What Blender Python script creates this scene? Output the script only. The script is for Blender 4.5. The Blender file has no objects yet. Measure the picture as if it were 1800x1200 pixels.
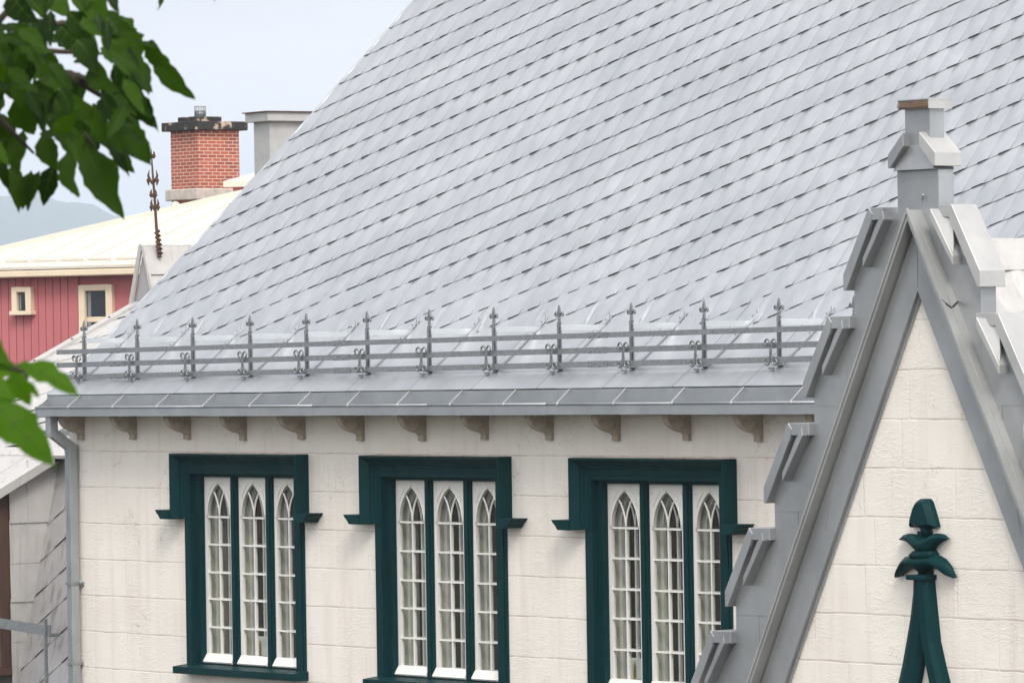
import bpy, bmesh, math, random
from mathutils import Vector, Matrix
R_ = math.radians
random.seed(7)
scn = bpy.context.scene
COL = scn.collection

# ------------------------------------------------------------------ camera
CP = Vector((48.6304, -32.7068, 1.0925)); YAW = .9174; PIT = .001; ROL = -.016
FPX = 9500.0                                           # focal length in pixels of an 1800 wide frame
FW = Vector((-math.sin(YAW)*math.cos(PIT), math.cos(YAW)*math.cos(PIT), math.sin(PIT)))
_r = Vector((math.cos(YAW), math.sin(YAW), 0)); _u = _r.cross(FW)
RT = _r*math.cos(ROL) + _u*math.sin(ROL); UP = _u*math.cos(ROL) - _r*math.sin(ROL)
cd = bpy.data.cameras.new('camera'); cam = bpy.data.objects.new('camera', cd); COL.objects.link(cam)
m = Matrix((RT, UP, -FW)).transposed().to_4x4(); m.translation = CP; cam.matrix_world = m
cd.sensor_width = 36; cd.lens = FPX/1800*36; cd.clip_start = .5; cd.clip_end = 30000
cd.dof.use_dof = True; cd.dof.focus_distance = 57; cd.dof.aperture_fstop = 21
scn.camera = cam
scn.render.resolution_x = 1024; scn.render.resolution_y = 682

# ------------------------------------------------------------------ world, sun, exposure
SUN_DIR = Vector((.62, -.34, .74)).normalized()        # towards the veiled sun: high, to the right of the camera
w = bpy.data.worlds.new('World'); scn.world = w; w.use_nodes = True
nt = w.node_tree; N = nt.nodes; L = nt.links
bg = N['Background']; bg.inputs['Strength'].default_value = .10
sky = N.new('ShaderNodeTexSky'); sky.sky_type = 'NISHITA'; sky.sun_disc = False
sky.sun_elevation = math.asin(SUN_DIR.z); sky.sun_rotation = math.atan2(SUN_DIR.x, SUN_DIR.y)
tc = N.new('ShaderNodeTexCoord'); mp = N.new('ShaderNodeMapping'); mp.inputs['Scale'].default_value = (1, 1, 3.0)
nz = N.new('ShaderNodeTexNoise'); nz.inputs['Scale'].default_value = 9; nz.inputs['Detail'].default_value = 7; nz.inputs['Roughness'].default_value = .55
rp = N.new('ShaderNodeValToRGB'); rp.color_ramp.elements[0].position = .34; rp.color_ramp.elements[0].color = (.90,.90,.90,1)
rp.color_ramp.elements[1].position = .62; rp.color_ramp.elements[1].color = (1,1,1,1)
mx = N.new('ShaderNodeMixRGB'); mx.inputs[2].default_value = (7.6, 7.75, 8.1, 1)
dt = N.new('ShaderNodeVectorMath'); dt.operation = 'DOT_PRODUCT'; dt.inputs[1].default_value = SUN_DIR; L.new(tc.outputs['Generated'], dt.inputs[0])
mr = N.new('ShaderNodeMapRange'); mr.inputs[1].default_value = -.2; mr.inputs[2].default_value = 1; mr.inputs[3].default_value = 0; mr.inputs[4].default_value = 1; L.new(dt.outputs['Value'], mr.inputs[0])
pw = N.new('ShaderNodeMath'); pw.operation = 'POWER'; pw.inputs[1].default_value = 2.2; L.new(mr.outputs[0], pw.inputs[0])   # thin cloud glows towards the veiled sun
cg = N.new('ShaderNodeMixRGB'); cg.inputs[1].default_value = (5.5, 5.5, 5.7, 1); cg.inputs[2].default_value = (15, 14.8, 14.4, 1); L.new(pw.outputs[0], cg.inputs[0]); n2 = N.new('ShaderNodeTexNoise'); n2.inputs['Scale'].default_value = 16; n2.inputs['Detail'].default_value = 6; L.new(mp.outputs[0], n2.inputs['Vector'])
r2 = N.new('ShaderNodeValToRGB'); r2.color_ramp.elements[0].position = .38; r2.color_ramp.elements[0].color = (.93,.945,.97,1); r2.color_ramp.elements[1].position = .64; r2.color_ramp.elements[1].color = (1.09,1.07,1.05,1); L.new(n2.outputs['Fac'], r2.inputs['Fac'])
m2 = N.new('ShaderNodeMixRGB'); m2.blend_type = 'MULTIPLY'; m2.inputs[0].default_value = 1; L.new(cg.outputs[0], m2.inputs[1]); L.new(r2.outputs['Color'], m2.inputs[2]); L.new(m2.outputs[0], mx.inputs[2])
L.new(tc.outputs['Generated'], mp.inputs['Vector']); L.new(mp.outputs[0], nz.inputs['Vector']); L.new(nz.outputs['Fac'], rp.inputs['Fac'])
L.new(rp.outputs['Color'], mx.inputs[0]); L.new(sky.outputs[0], mx.inputs[1]); L.new(mx.outputs[0], bg.inputs['Color'])
sl = bpy.data.lights.new('sun', 'SUN'); sl.energy = 1.5; sl.angle = R_(20); sl.color = (1, .95, .88)
sun = bpy.data.objects.new('sun', sl); COL.objects.link(sun); sun.rotation_euler = SUN_DIR.to_track_quat('Z', 'Y').to_euler()
scn.view_settings.view_transform = 'Standard'; scn.view_settings.look = 'None'; scn.view_settings.gamma = 1
scn.view_settings.exposure = .80
cy = scn.cycles; cy.use_denoising = True; cy.max_bounces = 8; cy.diffuse_bounces = 3; cy.glossy_bounces = 4; cy.transmission_bounces = 6; cy.transparent_max_bounces = 12; cy.volume_bounces = 1
cy.caustics_reflective = False; cy.caustics_refractive = False; cy.sample_clamp_indirect = 4

# ------------------------------------------------------------------ helpers
def ray(px, py): return (FW + RT*((px-900)/FPX) - UP*((py-600)/FPX))
def at(px, py, Y):                                      # point of the plane Y = const seen at a pixel of the photograph
    d = ray(px, py); return CP + d*((Y-CP.y)/d.y)
def at_x(px, py, X):
    d = ray(px, py); return CP + d*((X-CP.x)/d.x)
def at_d(px, py, D): return CP + ray(px, py)*D
def on_plane(px, py, P, n):
    d = ray(px, py); return CP + d*((P-CP).dot(n)/d.dot(n))

class MB:
    def __init__(s): s.v = []; s.f = []; s.mi = []; s.sm = []
    def add(s, vs, fs, mi=0, smooth=False):
        b = len(s.v); s.v += [tuple(p) for p in vs]
        for f in fs: s.f.append(tuple(b+i for i in f)); s.mi.append(mi); s.sm.append(smooth)
    def box(s, x0, x1, y0, y1, z0, z1, mi=0):
        s.hexa([(x0,y0,z0),(x1,y0,z0),(x1,y1,z0),(x0,y1,z0),(x0,y0,z1),(x1,y0,z1),(x1,y1,z1),(x0,y1,z1)], mi)
    def hexa(s, p, mi=0): s.add(p, [(0,3,2,1),(4,5,6,7),(0,1,5,4),(1,2,6,5),(2,3,7,6),(3,0,4,7)], mi)
    def quad(s, a, b, c, d, mi=0): s.add([a,b,c,d], [(0,1,2,3)], mi)
    def poly(s, ps, mi=0): s.add(ps, [tuple(range(len(ps)))], mi)
    def prism(s, pts, off, mi=0, smooth=False):         # closed outline swept by a vector
        n = len(pts); off = Vector(off); a = [Vector(p) for p in pts]; b = [p+off for p in a]
        s.add(a+b, [tuple(range(n))[::-1], tuple(range(n, 2*n))], mi)
        s.add(a+b, [(i, (i+1) % n, n+(i+1) % n, n+i) for i in range(n)], mi, smooth)
    def xz(s, pts, y0, y1, mi=0): s.prism([(p[0], y0, p[1]) for p in pts], (0, y1-y0, 0), mi)
    def yz(s, pts, x0, x1, mi=0, smooth=False): s.prism([(x0, p[0], p[1]) for p in pts], (x1-x0, 0, 0), mi, smooth)
    def bar(s, a, b, w, h, side=None, mi=0):            # rectangular bar from a to b
        a = Vector(a); b = Vector(b); d = (b-a).normalized()
        sd = Vector(side) if side else (Vector((0,0,1)).cross(d) if abs(d.z) < .95 else Vector((1,0,0)))
        sd = (sd - d*sd.dot(d)).normalized(); u = d.cross(sd)
        c = [(-1,-1),(1,-1),(1,1),(-1,1)]
        s.hexa([a+sd*(i*w/2)+u*(j*h/2) for i, j in c] + [b+sd*(i*w/2)+u*(j*h/2) for i, j in c], mi)
    def tube(s, pts, r, n=8, mi=0, cap=True):
        pts = [Vector(p) for p in pts]; rs = r if isinstance(r, (list, tuple)) else [r]*len(pts)
        vs = []; prev = None
        for i, p in enumerate(pts):
            t = (pts[min(i+1, len(pts)-1)] - pts[max(i-1, 0)]).normalized()
            if prev is None: prev = t.orthogonal().normalized()
            prev = (prev - t*prev.dot(t)).normalized(); q = t.cross(prev)
            vs += [p + (prev*math.cos(2*math.pi*k/n) + q*math.sin(2*math.pi*k/n))*rs[i] for k in range(n)]
        fs = [(i*n+k, i*n+(k+1) % n, (i+1)*n+(k+1) % n, (i+1)*n+k) for i in range(len(pts)-1) for k in range(n)]
        s.add(vs, fs, mi, True)
        if cap: s.add(vs, [tuple(range(n))[::-1], tuple(range(len(vs)-n, len(vs)))], mi)
    def lathe(s, c, prof, n=14, ax=(0,0,1), mi=0):      # prof: (radius, height)
        c = Vector(c); vs = []
        for r, h in prof: vs += [c + Vector((r*math.cos(2*math.pi*k/n), r*math.sin(2*math.pi*k/n), h)) for k in range(n)]
        s.add(vs, [(i*n+k, i*n+(k+1) % n, (i+1)*n+(k+1) % n, (i+1)*n+k) for i in range(len(prof)-1) for k in range(n)], mi, True)
        s.add(vs, [tuple(range(n))[::-1], tuple(range(len(vs)-n, len(vs)))], mi)
    def build(s, name, mats, parent=None, bevel=0, seg=1, origin=None, weld=True):
        me = bpy.data.meshes.new(name); me.from_pydata(s.v, [], s.f); me.update()
        for i, p in enumerate(me.polygons): p.material_index = s.mi[i]; p.use_smooth = s.sm[i]
        for mt in (mats if isinstance(mats, (list, tuple)) else [mats]): me.materials.append(mt)
        bm = bmesh.new(); bm.from_mesh(me); 
        if weld: bmesh.ops.remove_doubles(bm, verts=bm.verts, dist=1e-5); bmesh.ops.recalc_face_normals(bm, faces=bm.faces)
        if origin: bmesh.ops.translate(bm, verts=bm.verts, vec=-Vector(origin))
        bm.to_mesh(me); bm.free()
        o = bpy.data.objects.new(name, me); COL.objects.link(o)
        if parent: o.parent = parent
        if origin: o.location = Vector(origin) - (world_loc(parent) if parent else Vector())
        elif parent: o.location = -world_loc(parent)
        if bevel:
            b = o.modifiers.new('bevel', 'BEVEL'); b.width = bevel; b.segments = seg; b.limit_method = 'ANGLE'; b.angle_limit = R_(35); b.harden_normals = False
        return o
def world_loc(o):
    v = Vector()
    while o: v += o.location; o = o.parent
    return v
def tag(o, label, cat, group=None, kind=None):
    o['label'] = label; o['category'] = cat
    if group: o['group'] = group
    if kind: o['kind'] = kind
    return o
def empty(name, loc, label, cat, group=None):
    o = bpy.data.objects.new(name, None); o.empty_display_size = .2; COL.objects.link(o); o.location = loc
    return tag(o, label, cat, group)
def copy_tree(o, parent, loc=None):
    c = o.copy(); COL.objects.link(c); c.parent = parent
    if loc is not None: c.location = loc
    for ch in list(o.children): copy_tree(ch, c)
    return c

# ------------------------------------------------------------------ materials
def mat(name, col, rough=.6, metal=0, spec=.5):
    mt = bpy.data.materials.new(name); mt.use_nodes = True
    b = mt.node_tree.nodes['Principled BSDF']
    b.inputs['Base Color'].default_value = (*col, 1); b.inputs['Roughness'].default_value = rough; b.inputs['Metallic'].default_value = metal
    b.inputs['Specular IOR Level'].default_value = spec
    return mt, mt.node_tree, b
def nd(t, typ, **kw):
    n = t.nodes.new(typ)
    for k, v in kw.items():
        if k in n.inputs: n.inputs[k].default_value = v
        else: setattr(n, k, v)
    return n
def ramp(t, src, stops):
    r = t.nodes.new('ShaderNodeValToRGB'); cr = r.color_ramp
    while len(cr.elements) < len(stops): cr.elements.new(.5)
    for e, (p, c) in zip(cr.elements, stops): e.position = p; e.color = (*c, 1) if len(c) == 3 else c
    t.links.new(src, r.inputs['Fac']); return r
def mottled(name, c0, c1, rough=.6, metal=0, scale=6, stretch=(1,1,1), bump=0, bscale=40, r0=None, detail=6, extra=None, spec=.5):
    mt, t, b = mat(name, c0, rough, metal, spec)
    tcn = nd(t, 'ShaderNodeTexCoord'); mpn = nd(t, 'ShaderNodeMapping', Scale=stretch)
    n1 = nd(t, 'ShaderNodeTexNoise', Scale=scale, Detail=detail, Roughness=.6)
    t.links.new(tcn.outputs['Object'], mpn.inputs[0]); t.links.new(mpn.outputs[0], n1.inputs['Vector'])
    r = ramp(t, n1.outputs['Fac'], [(.3, c0), (.7, c1)])
    out = r.outputs['Color']
    if extra:                                            # (colour, threshold, scale, stretch): blotches of dirt or rust
        for ec, th, es, est in extra:
            m2 = nd(t, 'ShaderNodeMapping', Scale=est); t.links.new(tcn.outputs['Object'], m2.inputs[0])
            n2 = nd(t, 'ShaderNodeTexNoise', Scale=es, Detail=8, Roughness=.65); t.links.new(m2.outputs[0], n2.inputs['Vector'])
            r2 = ramp(t, n2.outputs['Fac'], [(th, (0,0,0)), (th+.08, (1,1,1))])
            mxn = nd(t, 'ShaderNodeMixRGB'); mxn.inputs[2].default_value = (*ec, 1)
            t.links.new(r2.outputs['Color'], mxn.inputs[0]); t.links.new(out, mxn.inputs[1]); out = mxn.outputs[0]
    t.links.new(out, b.inputs['Base Color'])
    if r0 is not None:
        n3 = nd(t, 'ShaderNodeTexNoise', Scale=scale*1.7, Detail=5); t.links.new(mpn.outputs[0], n3.inputs['Vector'])
        rr = ramp(t, n3.outputs['Fac'], [(.3, (r0,)*3), (.7, (rough,)*3)]); t.links.new(rr.outputs['Color'], b.inputs['Roughness'])
    if bump:
        n4 = nd(t, 'ShaderNodeTexNoise', Scale=bscale, Detail=6); t.links.new(mpn.outputs[0], n4.inputs['Vector'])
        bp = nd(t, 'ShaderNodeBump', Strength=1, Distance=bump); t.links.new(n4.outputs['Fac'], bp.inputs['Height']); t.links.new(bp.outputs[0], b.inputs['Normal'])
    return mt

M = {}
M['galv'] = mottled('galvanised_rails', (.22,.235,.25), (.33,.345,.36), .55, .6, 30, (1,1,1), .0006, 60, .36)
M['iron'] = mottled('galvanised_iron', (.17,.18,.19), (.28,.29,.30), .55, .6, 40, (1,1,1), .0006, 80, .36)
M['gutter'] = mottled('zinc_gutter', (.31,.33,.35), (.40,.42,.44), .42, .6, 3, (1,1,1), .002, 4, .3)
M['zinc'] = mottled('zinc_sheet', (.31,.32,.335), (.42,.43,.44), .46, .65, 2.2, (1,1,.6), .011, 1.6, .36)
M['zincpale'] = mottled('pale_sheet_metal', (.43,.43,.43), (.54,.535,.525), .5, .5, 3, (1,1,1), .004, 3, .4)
M['green'] = mottled('green_paint', (.002,.024,.027), (.0035,.032,.036), .5, 0, 5, (1,1,.2), .0015, 60, .34, extra=[((.08,.11,.11), .71, 34, (1,1,.35))], spec=.07)
M['white'] = mottled('white_joinery', (.72,.70,.66), (.80,.78,.745), .5, 0, 7, (1,1,.4), .0006, 50)
M['stone'] = mottled('corbel_stone', (.29,.235,.185), (.52,.455,.375), .9, 0, 9, (1,1,1), .012, 40, extra=[((.13,.10,.075), .58, 6, (1,1,1))])
M['dark'] = mat('dark_felt', (.02,.02,.022), .95)[0]
M['rust'] = mottled('rusty_iron', (.055,.033,.025), (.13,.068,.042), .9, .1, 60, (1,1,1), .003, 120)
M['brown'] = mottled('brown_frame', (.055,.028,.02), (.09,.045,.03), .6, 0, 10, (1,1,.2), .001, 60)
M['wood'] = mottled('bare_weathered_wood', (.10,.055,.03), (.42,.27,.17), .9, 0, 12, (1,1,14), .01, 40, extra=[((.02,.015,.012), .60, 14, (1,1,9))])
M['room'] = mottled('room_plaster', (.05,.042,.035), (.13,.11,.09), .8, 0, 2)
M['hood'] = mottled('hood_sheet_metal', (.33,.335,.335), (.43,.43,.425), .5, .5, 3, (1,1,.5), .004, 3, .4)
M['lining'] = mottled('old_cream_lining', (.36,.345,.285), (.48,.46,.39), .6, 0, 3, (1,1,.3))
M['paper'] = mottled('box_card', (.62,.62,.62), (.72,.72,.71), .7, 0, 4)

def sheet_metal(name, cols, metal, r0, r1, streak=(1,1,1), stain=None):
    """tin sheets: tone and gloss change a little from sheet to sheet"""
    mt, t, b = mat(name, cols[0], r1, metal)
    g = nd(t, 'ShaderNodeNewGeometry'); tcn = nd(t, 'ShaderNodeTexCoord'); mpn = nd(t, 'ShaderNodeMapping', Scale=streak)
    n1 = nd(t, 'ShaderNodeTexNoise', Scale=5, Detail=8, Roughness=.65); n2 = nd(t, 'ShaderNodeTexNoise', Scale=1.1, Detail=3)
    t.links.new(tcn.outputs['Object'], mpn.inputs[0]); t.links.new(mpn.outputs[0], n1.inputs['Vector']); t.links.new(tcn.outputs['Object'], n2.inputs['Vector'])
    ad = nd(t, 'ShaderNodeMath', operation='MULTIPLY_ADD'); ad.inputs[1].default_value = .38; t.links.new(n1.outputs['Fac'], ad.inputs[0]); 
    m2 = nd(t, 'ShaderNodeMath', operation='MULTIPLY_ADD'); m2.inputs[1].default_value = .035; t.links.new(g.outputs['Random Per Island'], m2.inputs[0])
    m3 = nd(t, 'ShaderNodeMath', operation='MULTIPLY'); m3.inputs[1].default_value = .35; t.links.new(n2.outputs['Fac'], m3.inputs[0]); t.links.new(m3.outputs[0], m2.inputs[2]); t.links.new(m2.outputs[0], ad.inputs[2])
    r = ramp(t, ad.outputs[0], [(.26, cols[0]), (.62, cols[1])]); out = r.outputs['Color']
    if stain:
        m5 = nd(t, 'ShaderNodeMapping', Scale=(7,7,.5)); t.links.new(tcn.outputs['Object'], m5.inputs[0]); n5 = nd(t, 'ShaderNodeTexNoise', Scale=1.6, Detail=7, Roughness=.6); t.links.new(m5.outputs[0], n5.inputs['Vector'])
        r5 = ramp(t, n5.outputs['Fac'], [(.54, (0,0,0)), (.72, (stain[3],)*3)]); x5 = nd(t, 'ShaderNodeMixRGB'); x5.inputs[2].default_value = (*stain[:3], 1); t.links.new(r5.outputs['Color'], x5.inputs[0]); t.links.new(out, x5.inputs[1]); out = x5.outputs[0]
    t.links.new(out, b.inputs['Base Color'])
    rr = ramp(t, ad.outputs[0], [(.3, (r0,)*3), (.8, (r1,)*3)]); t.links.new(rr.outputs['Color'], b.inputs['Roughness'])
    n4 = nd(t, 'ShaderNodeTexNoise', Scale=7, Detail=4); t.links.new(mpn.outputs[0], n4.inputs['Vector'])
    bp = nd(t, 'ShaderNodeBump', Strength=1, Distance=.006); t.links.new(n4.outputs['Fac'], bp.inputs['Height']); t.links.new(bp.outputs[0], b.inputs['Normal'])
    return mt
M['tin'] = sheet_metal('tin_roof_sheets', ((.42,.443,.467), (.63,.65,.67)), .74, .30, .44, (1,.5,.5))
M['tinold'] = sheet_metal('weathered_tin_sheets', ((.39,.38,.385), (.53,.515,.51)), .45, .42, .6, (3,1,.6), (.17,.12,.09,.7))
M['tinwarm'] = sheet_metal('pale_weathered_sheets', ((.49,.475,.46), (.63,.615,.60)), .35, .45, .6, (2,1,1), (.30,.26,.22,.45))

def stucco(name, z0):
    """lime-washed stucco scored into ashlar blocks 0.40 m high, with trowel ripples"""
    mt, t, b = mat(name, (.74,.69,.62), .85)
    tcn = nd(t, 'ShaderNodeTexCoord'); sep = nd(t, 'ShaderNodeSeparateXYZ'); t.links.new(tcn.outputs['Object'], sep.inputs[0])
    wob = nd(t, 'ShaderNodeTexNoise', Scale=2.2, Detail=5); t.links.new(tcn.outputs['Object'], wob.inputs['Vector'])
    wm = nd(t, 'ShaderNodeMath', operation='MULTIPLY_ADD'); wm.inputs[1].default_value = .025; t.links.new(wob.outputs['Fac'], wm.inputs[0])
    zz = nd(t, 'ShaderNodeMath', operation='ADD'); zz.inputs[1].default_value = -z0 + 40; t.links.new(sep.outputs['Z'], zz.inputs[0]); t.links.new(zz.outputs[0], wm.inputs[2])
    xm = nd(t, 'ShaderNodeMath', operation='MULTIPLY_ADD'); xm.inputs[1].default_value = .03; t.links.new(wob.outputs['Fac'], xm.inputs[0]); t.links.new(sep.outputs['X'], xm.inputs[2])
    cmb = nd(t, 'ShaderNodeCombineXYZ'); t.links.new(xm.outputs[0], cmb.inputs[0]); t.links.new(wm.outputs[0], cmb.inputs[1])
    def brick(mort, smooth):
        br = nd(t, 'ShaderNodeTexBrick', Scale=1.0, offset=.43, offset_frequency=2, squash=.72, squash_frequency=3)
        br.inputs['Mortar Size'].default_value = mort; br.inputs['Mortar Smooth'].default_value = smooth
        br.inputs['Brick Width'].default_value = 1.12; br.inputs['Row Height'].default_value = .40; br.inputs['Bias'].default_value = -1
        t.links.new(cmb.outputs[0], br.inputs['Vector']); return br
    b1 = brick(.0035, .1)
    # broken dark line: only some stretches of joint are open
    nb = nd(t, 'ShaderNodeTexNoise', Scale=3.1, Detail=6, Roughness=.7); t.links.new(tcn.outputs['Object'], nb.inputs['Vector'])
    rb = ramp(t, nb.outputs['Fac'], [(.38, (.12,)*3), (.62, (.95,)*3)])
    pp_ = nd(t, 'ShaderNodeMath', operation='PINGPONG'); pp_.inputs[1].default_value = .20; t.links.new(wm.outputs[0], pp_.inputs[0])
    hl_ = ramp(t, pp_.outputs[0], [(.0025, (1,1,1)), (.0065, (0,0,0))])
    vw = nd(t, 'ShaderNodeMath', operation='MULTIPLY'); vw.inputs[1].default_value = .33; t.links.new(b1.outputs['Fac'], vw.inputs[0])
    mxj = nd(t, 'ShaderNodeMath', operation='MAXIMUM'); t.links.new(hl_.outputs['Color'], mxj.inputs[0]); t.links.new(vw.outputs[0], mxj.inputs[1])
    mul = nd(t, 'ShaderNodeMath', operation='MULTIPLY'); t.links.new(mxj.outputs[0], mul.inputs[0]); t.links.new(rb.outputs['Color'], mul.inputs[1])
    nv = nd(t, 'ShaderNodeTexNoise', Scale=1.3, Detail=6, Roughness=.6); t.links.new(tcn.outputs['Object'], nv.inputs['Vector'])
    base = ramp(t, nv.outputs['Fac'], [(.3, (.755,.70,.645)), (.7, (.815,.77,.715))])
    mxn = nd(t, 'ShaderNodeMixRGB'); mxn.inputs[2].default_value = (.38,.32,.26,1)
    t.links.new(mul.outputs[0], mxn.inputs[0]); t.links.new(base.outputs['Color'], mxn.inputs[1])
    # hairline cracks and specks
    vo = nd(t, 'ShaderNodeTexVoronoi', feature='DISTANCE_TO_EDGE', Scale=1.6); 
    dn = nd(t, 'ShaderNodeTexNoise', Scale=5, Detail=6); t.links.new(tcn.outputs['Object'], dn.inputs['Vector'])
    mixv = nd(t, 'ShaderNodeVectorMath', operation='MULTIPLY_ADD'); mixv.inputs[1].default_value = (.7,.7,.7); t.links.new(dn.outputs['Color'], mixv.inputs[0]); t.links.new(tcn.outputs['Object'], mixv.inputs[2])
    t.links.new(mixv.outputs[0], vo.inputs['Vector'])
    rc = ramp(t, vo.outputs['Distance'], [(0, (1,1,1)), (.006, (0,0,0))])
    nc = nd(t, 'ShaderNodeTexNoise', Scale=1.9, Detail=4); t.links.new(tcn.outputs['Object'], nc.inputs['Vector']); rcc = ramp(t, nc.outputs['Fac'], [(.51, (0,0,0)), (.62, (.85,)*3)])
    mc = nd(t, 'ShaderNodeMath', operation='MULTIPLY'); t.links.new(rc.outputs['Color'], mc.inputs[0]); t.links.new(rcc.outputs['Color'], mc.inputs[1])
    mx2 = nd(t, 'ShaderNodeMixRGB'); mx2.inputs[2].default_value = (.33,.27,.21,1); t.links.new(mc.outputs[0], mx2.inputs[0]); t.links.new(mxn.outputs[0], mx2.inputs[1])
    ms_ = nd(t, 'ShaderNodeMapping', Scale=(3.2, 1, .22)); t.links.new(tcn.outputs['Object'], ms_.inputs[0]); ns_ = nd(t, 'ShaderNodeTexNoise', Scale=1.7, Detail=8, Roughness=.68); t.links.new(ms_.outputs[0], ns_.inputs['Vector'])
    rs_ = ramp(t, ns_.outputs['Fac'], [(.50, (0,0,0)), (.72, (.34,)*3)]); mx3 = nd(t, 'ShaderNodeMixRGB'); mx3.inputs[2].default_value = (.56,.46,.38,1); t.links.new(rs_.outputs['Color'], mx3.inputs[0]); t.links.new(mx2.outputs[0], mx3.inputs[1])
    t.links.new(mx3.outputs[0], b.inputs['Base Color'])
    # relief: joints cut in, trowel ripples roughly level
    b2 = brick(.012, .6)
    mpn = nd(t, 'ShaderNodeMapping', Scale=(2.2, 1, 7)); t.links.new(tcn.outputs['Object'], mpn.inputs[0])
    nr = nd(t, 'ShaderNodeTexNoise', Scale=2.3, Detail=7, Roughness=.62, Distortion=1.1); t.links.new(mpn.outputs[0], nr.inputs['Vector'])
    ridge = nd(t, 'ShaderNodeMath', operation='PINGPONG'); ridge.inputs[1].default_value = .12; t.links.new(nr.outputs['Fac'], ridge.inputs[0])
    nk = nd(t, 'ShaderNodeTexNoise', Scale=1.7, Detail=5, Roughness=.65); t.links.new(tcn.outputs['Object'], nk.inputs['Vector']); rk = ramp(t, nk.outputs['Fac'], [(.40, (.12,)*3), (.62, (1,)*3)])
    rg = nd(t, 'ShaderNodeMath', operation='MULTIPLY'); t.links.new(ridge.outputs[0], rg.inputs[0]); t.links.new(rk.outputs['Color'], rg.inputs[1])
    h = nd(t, 'ShaderNodeMath', operation='MULTIPLY_ADD'); h.inputs[1].default_value = .030; t.links.new(rg.outputs[0], h.inputs[0])
    jn = nd(t, 'ShaderNodeMath', operation='MULTIPLY'); jn.inputs[1].default_value = -.003; t.links.new(b2.outputs['Fac'], jn.inputs[0]); t.links.new(jn.outputs[0], h.inputs[2])
    bp = nd(t, 'ShaderNodeBump', Strength=1, Distance=.55); t.links.new(h.outputs[0], bp.inputs['Height']); t.links.new(bp.outputs[0], b.inputs['Normal'])
    return mt
M['stucco'] = stucco('scored_stucco', -.3776+.004)
M['stucco2'] = stucco('scored_stucco_gable', -.332)

def glass(name):
    mt = bpy.data.materials.new(name); mt.use_nodes = True; t = mt.node_tree; t.nodes.clear()
    o = nd(t, 'ShaderNodeOutputMaterial'); mxs = nd(t, 'ShaderNodeMixShader'); tr = nd(t, 'ShaderNodeBsdfTransparent', Color=(.90,.93,.91,1))
    gl = nd(t, 'ShaderNodeBsdfGlossy', Roughness=.015); lw = nd(t, 'ShaderNodeLayerWeight', Blend=.5); p5 = nd(t, 'ShaderNodeMath', operation='POWER'); p5.inputs[1].default_value = 4; fr = nd(t, 'ShaderNodeMath', operation='MULTIPLY_ADD'); fr.inputs[1].default_value = .85; fr.inputs[2].default_value = .055; t.links.new(lw.outputs['Facing'], p5.inputs[0]); t.links.new(p5.outputs[0], fr.inputs[0])
    tcn = nd(t, 'ShaderNodeTexCoord'); n = nd(t, 'ShaderNodeTexNoise', Scale=2.5, Detail=2); bp = nd(t, 'ShaderNodeBump', Strength=1, Distance=.004)
    t.links.new(tcn.outputs['Object'], n.inputs['Vector']); t.links.new(n.outputs['Fac'], bp.inputs['Height']); t.links.new(bp.outputs[0], gl.inputs['Normal'])
    t.links.new(fr.outputs[0], mxs.inputs[0]); t.links.new(tr.outputs[0], mxs.inputs[1]); t.links.new(gl.outputs[0], mxs.inputs[2]); t.links.new(mxs.outputs[0], o.inputs['Surface'])
    return mt
M['glass'] = glass('window_glass')

# ------------------------------------------------------------------ setting: ground, hill
gnd = MB(); gnd.quad((-9000,-9000,-9),(9000,-9000,-9),(9000,9000,-9),(-9000,9000,-9))
g = gnd.build('ground', mottled('ground_cover', (.05,.06,.035), (.13,.125,.11), .9, 0, .03)); tag(g, 'ground far below the roofs', 'ground', kind='structure')
hl = MB(); HD = 6000.
crest = [(-3400,612),(-2300,560),(-1500,505),(-900,452),(-500,395),(-250,362),(-100,348),(0,344),(60,346),(110,352),(160,366),(200,381),(260,396),(340,412),(450,425),(600,436),(800,452),(1100,480),(1500,520),(2100,560),(3200,612)]
def crest_y(x):
    for (a,b),(c,d) in zip(crest, crest[1:]):
        if a <= x <= c: return b + (d-b)*(x-a)/(c-a)
    return 600
rows = 10; cols = 200; base = []
hv = []
rnd = random.Random(3)
for i in range(cols+1):
    x = -3400 + 6600*i/cols
    top = at_d(x, crest_y(x) + rnd.uniform(-1.2,1.2), HD); out = Vector((ray(x,600).x, ray(x,600).y, 0)).normalized()
    for j in range(rows+1):
        q = j/rows; f = math.sin(q*math.pi)**1.0 if q <= .5 else math.sin(q*math.pi)
        p = Vector((top.x, top.y, 0)) + out*((q-.5)*3000); hv.append((p.x, p.y, -12 + (top.z+12)*f*(1+.04*rnd.uniform(-1,1)*(j != rows//2))))
hl.add(hv, [(i*(rows+1)+j, (i+1)*(rows+1)+j, (i+1)*(rows+1)+j+1, i*(rows+1)+j+1) for i in range(cols) for j in range(rows)], 0, True)
h = hl.build('hills', mottled('wooded_hill', (.025,.05,.03), (.05,.085,.04), .95, 0, .02, (1,1,1), 0, 1)); tag(h, 'long blue wooded hill far behind the red house', 'hill', kind='structure')

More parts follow.
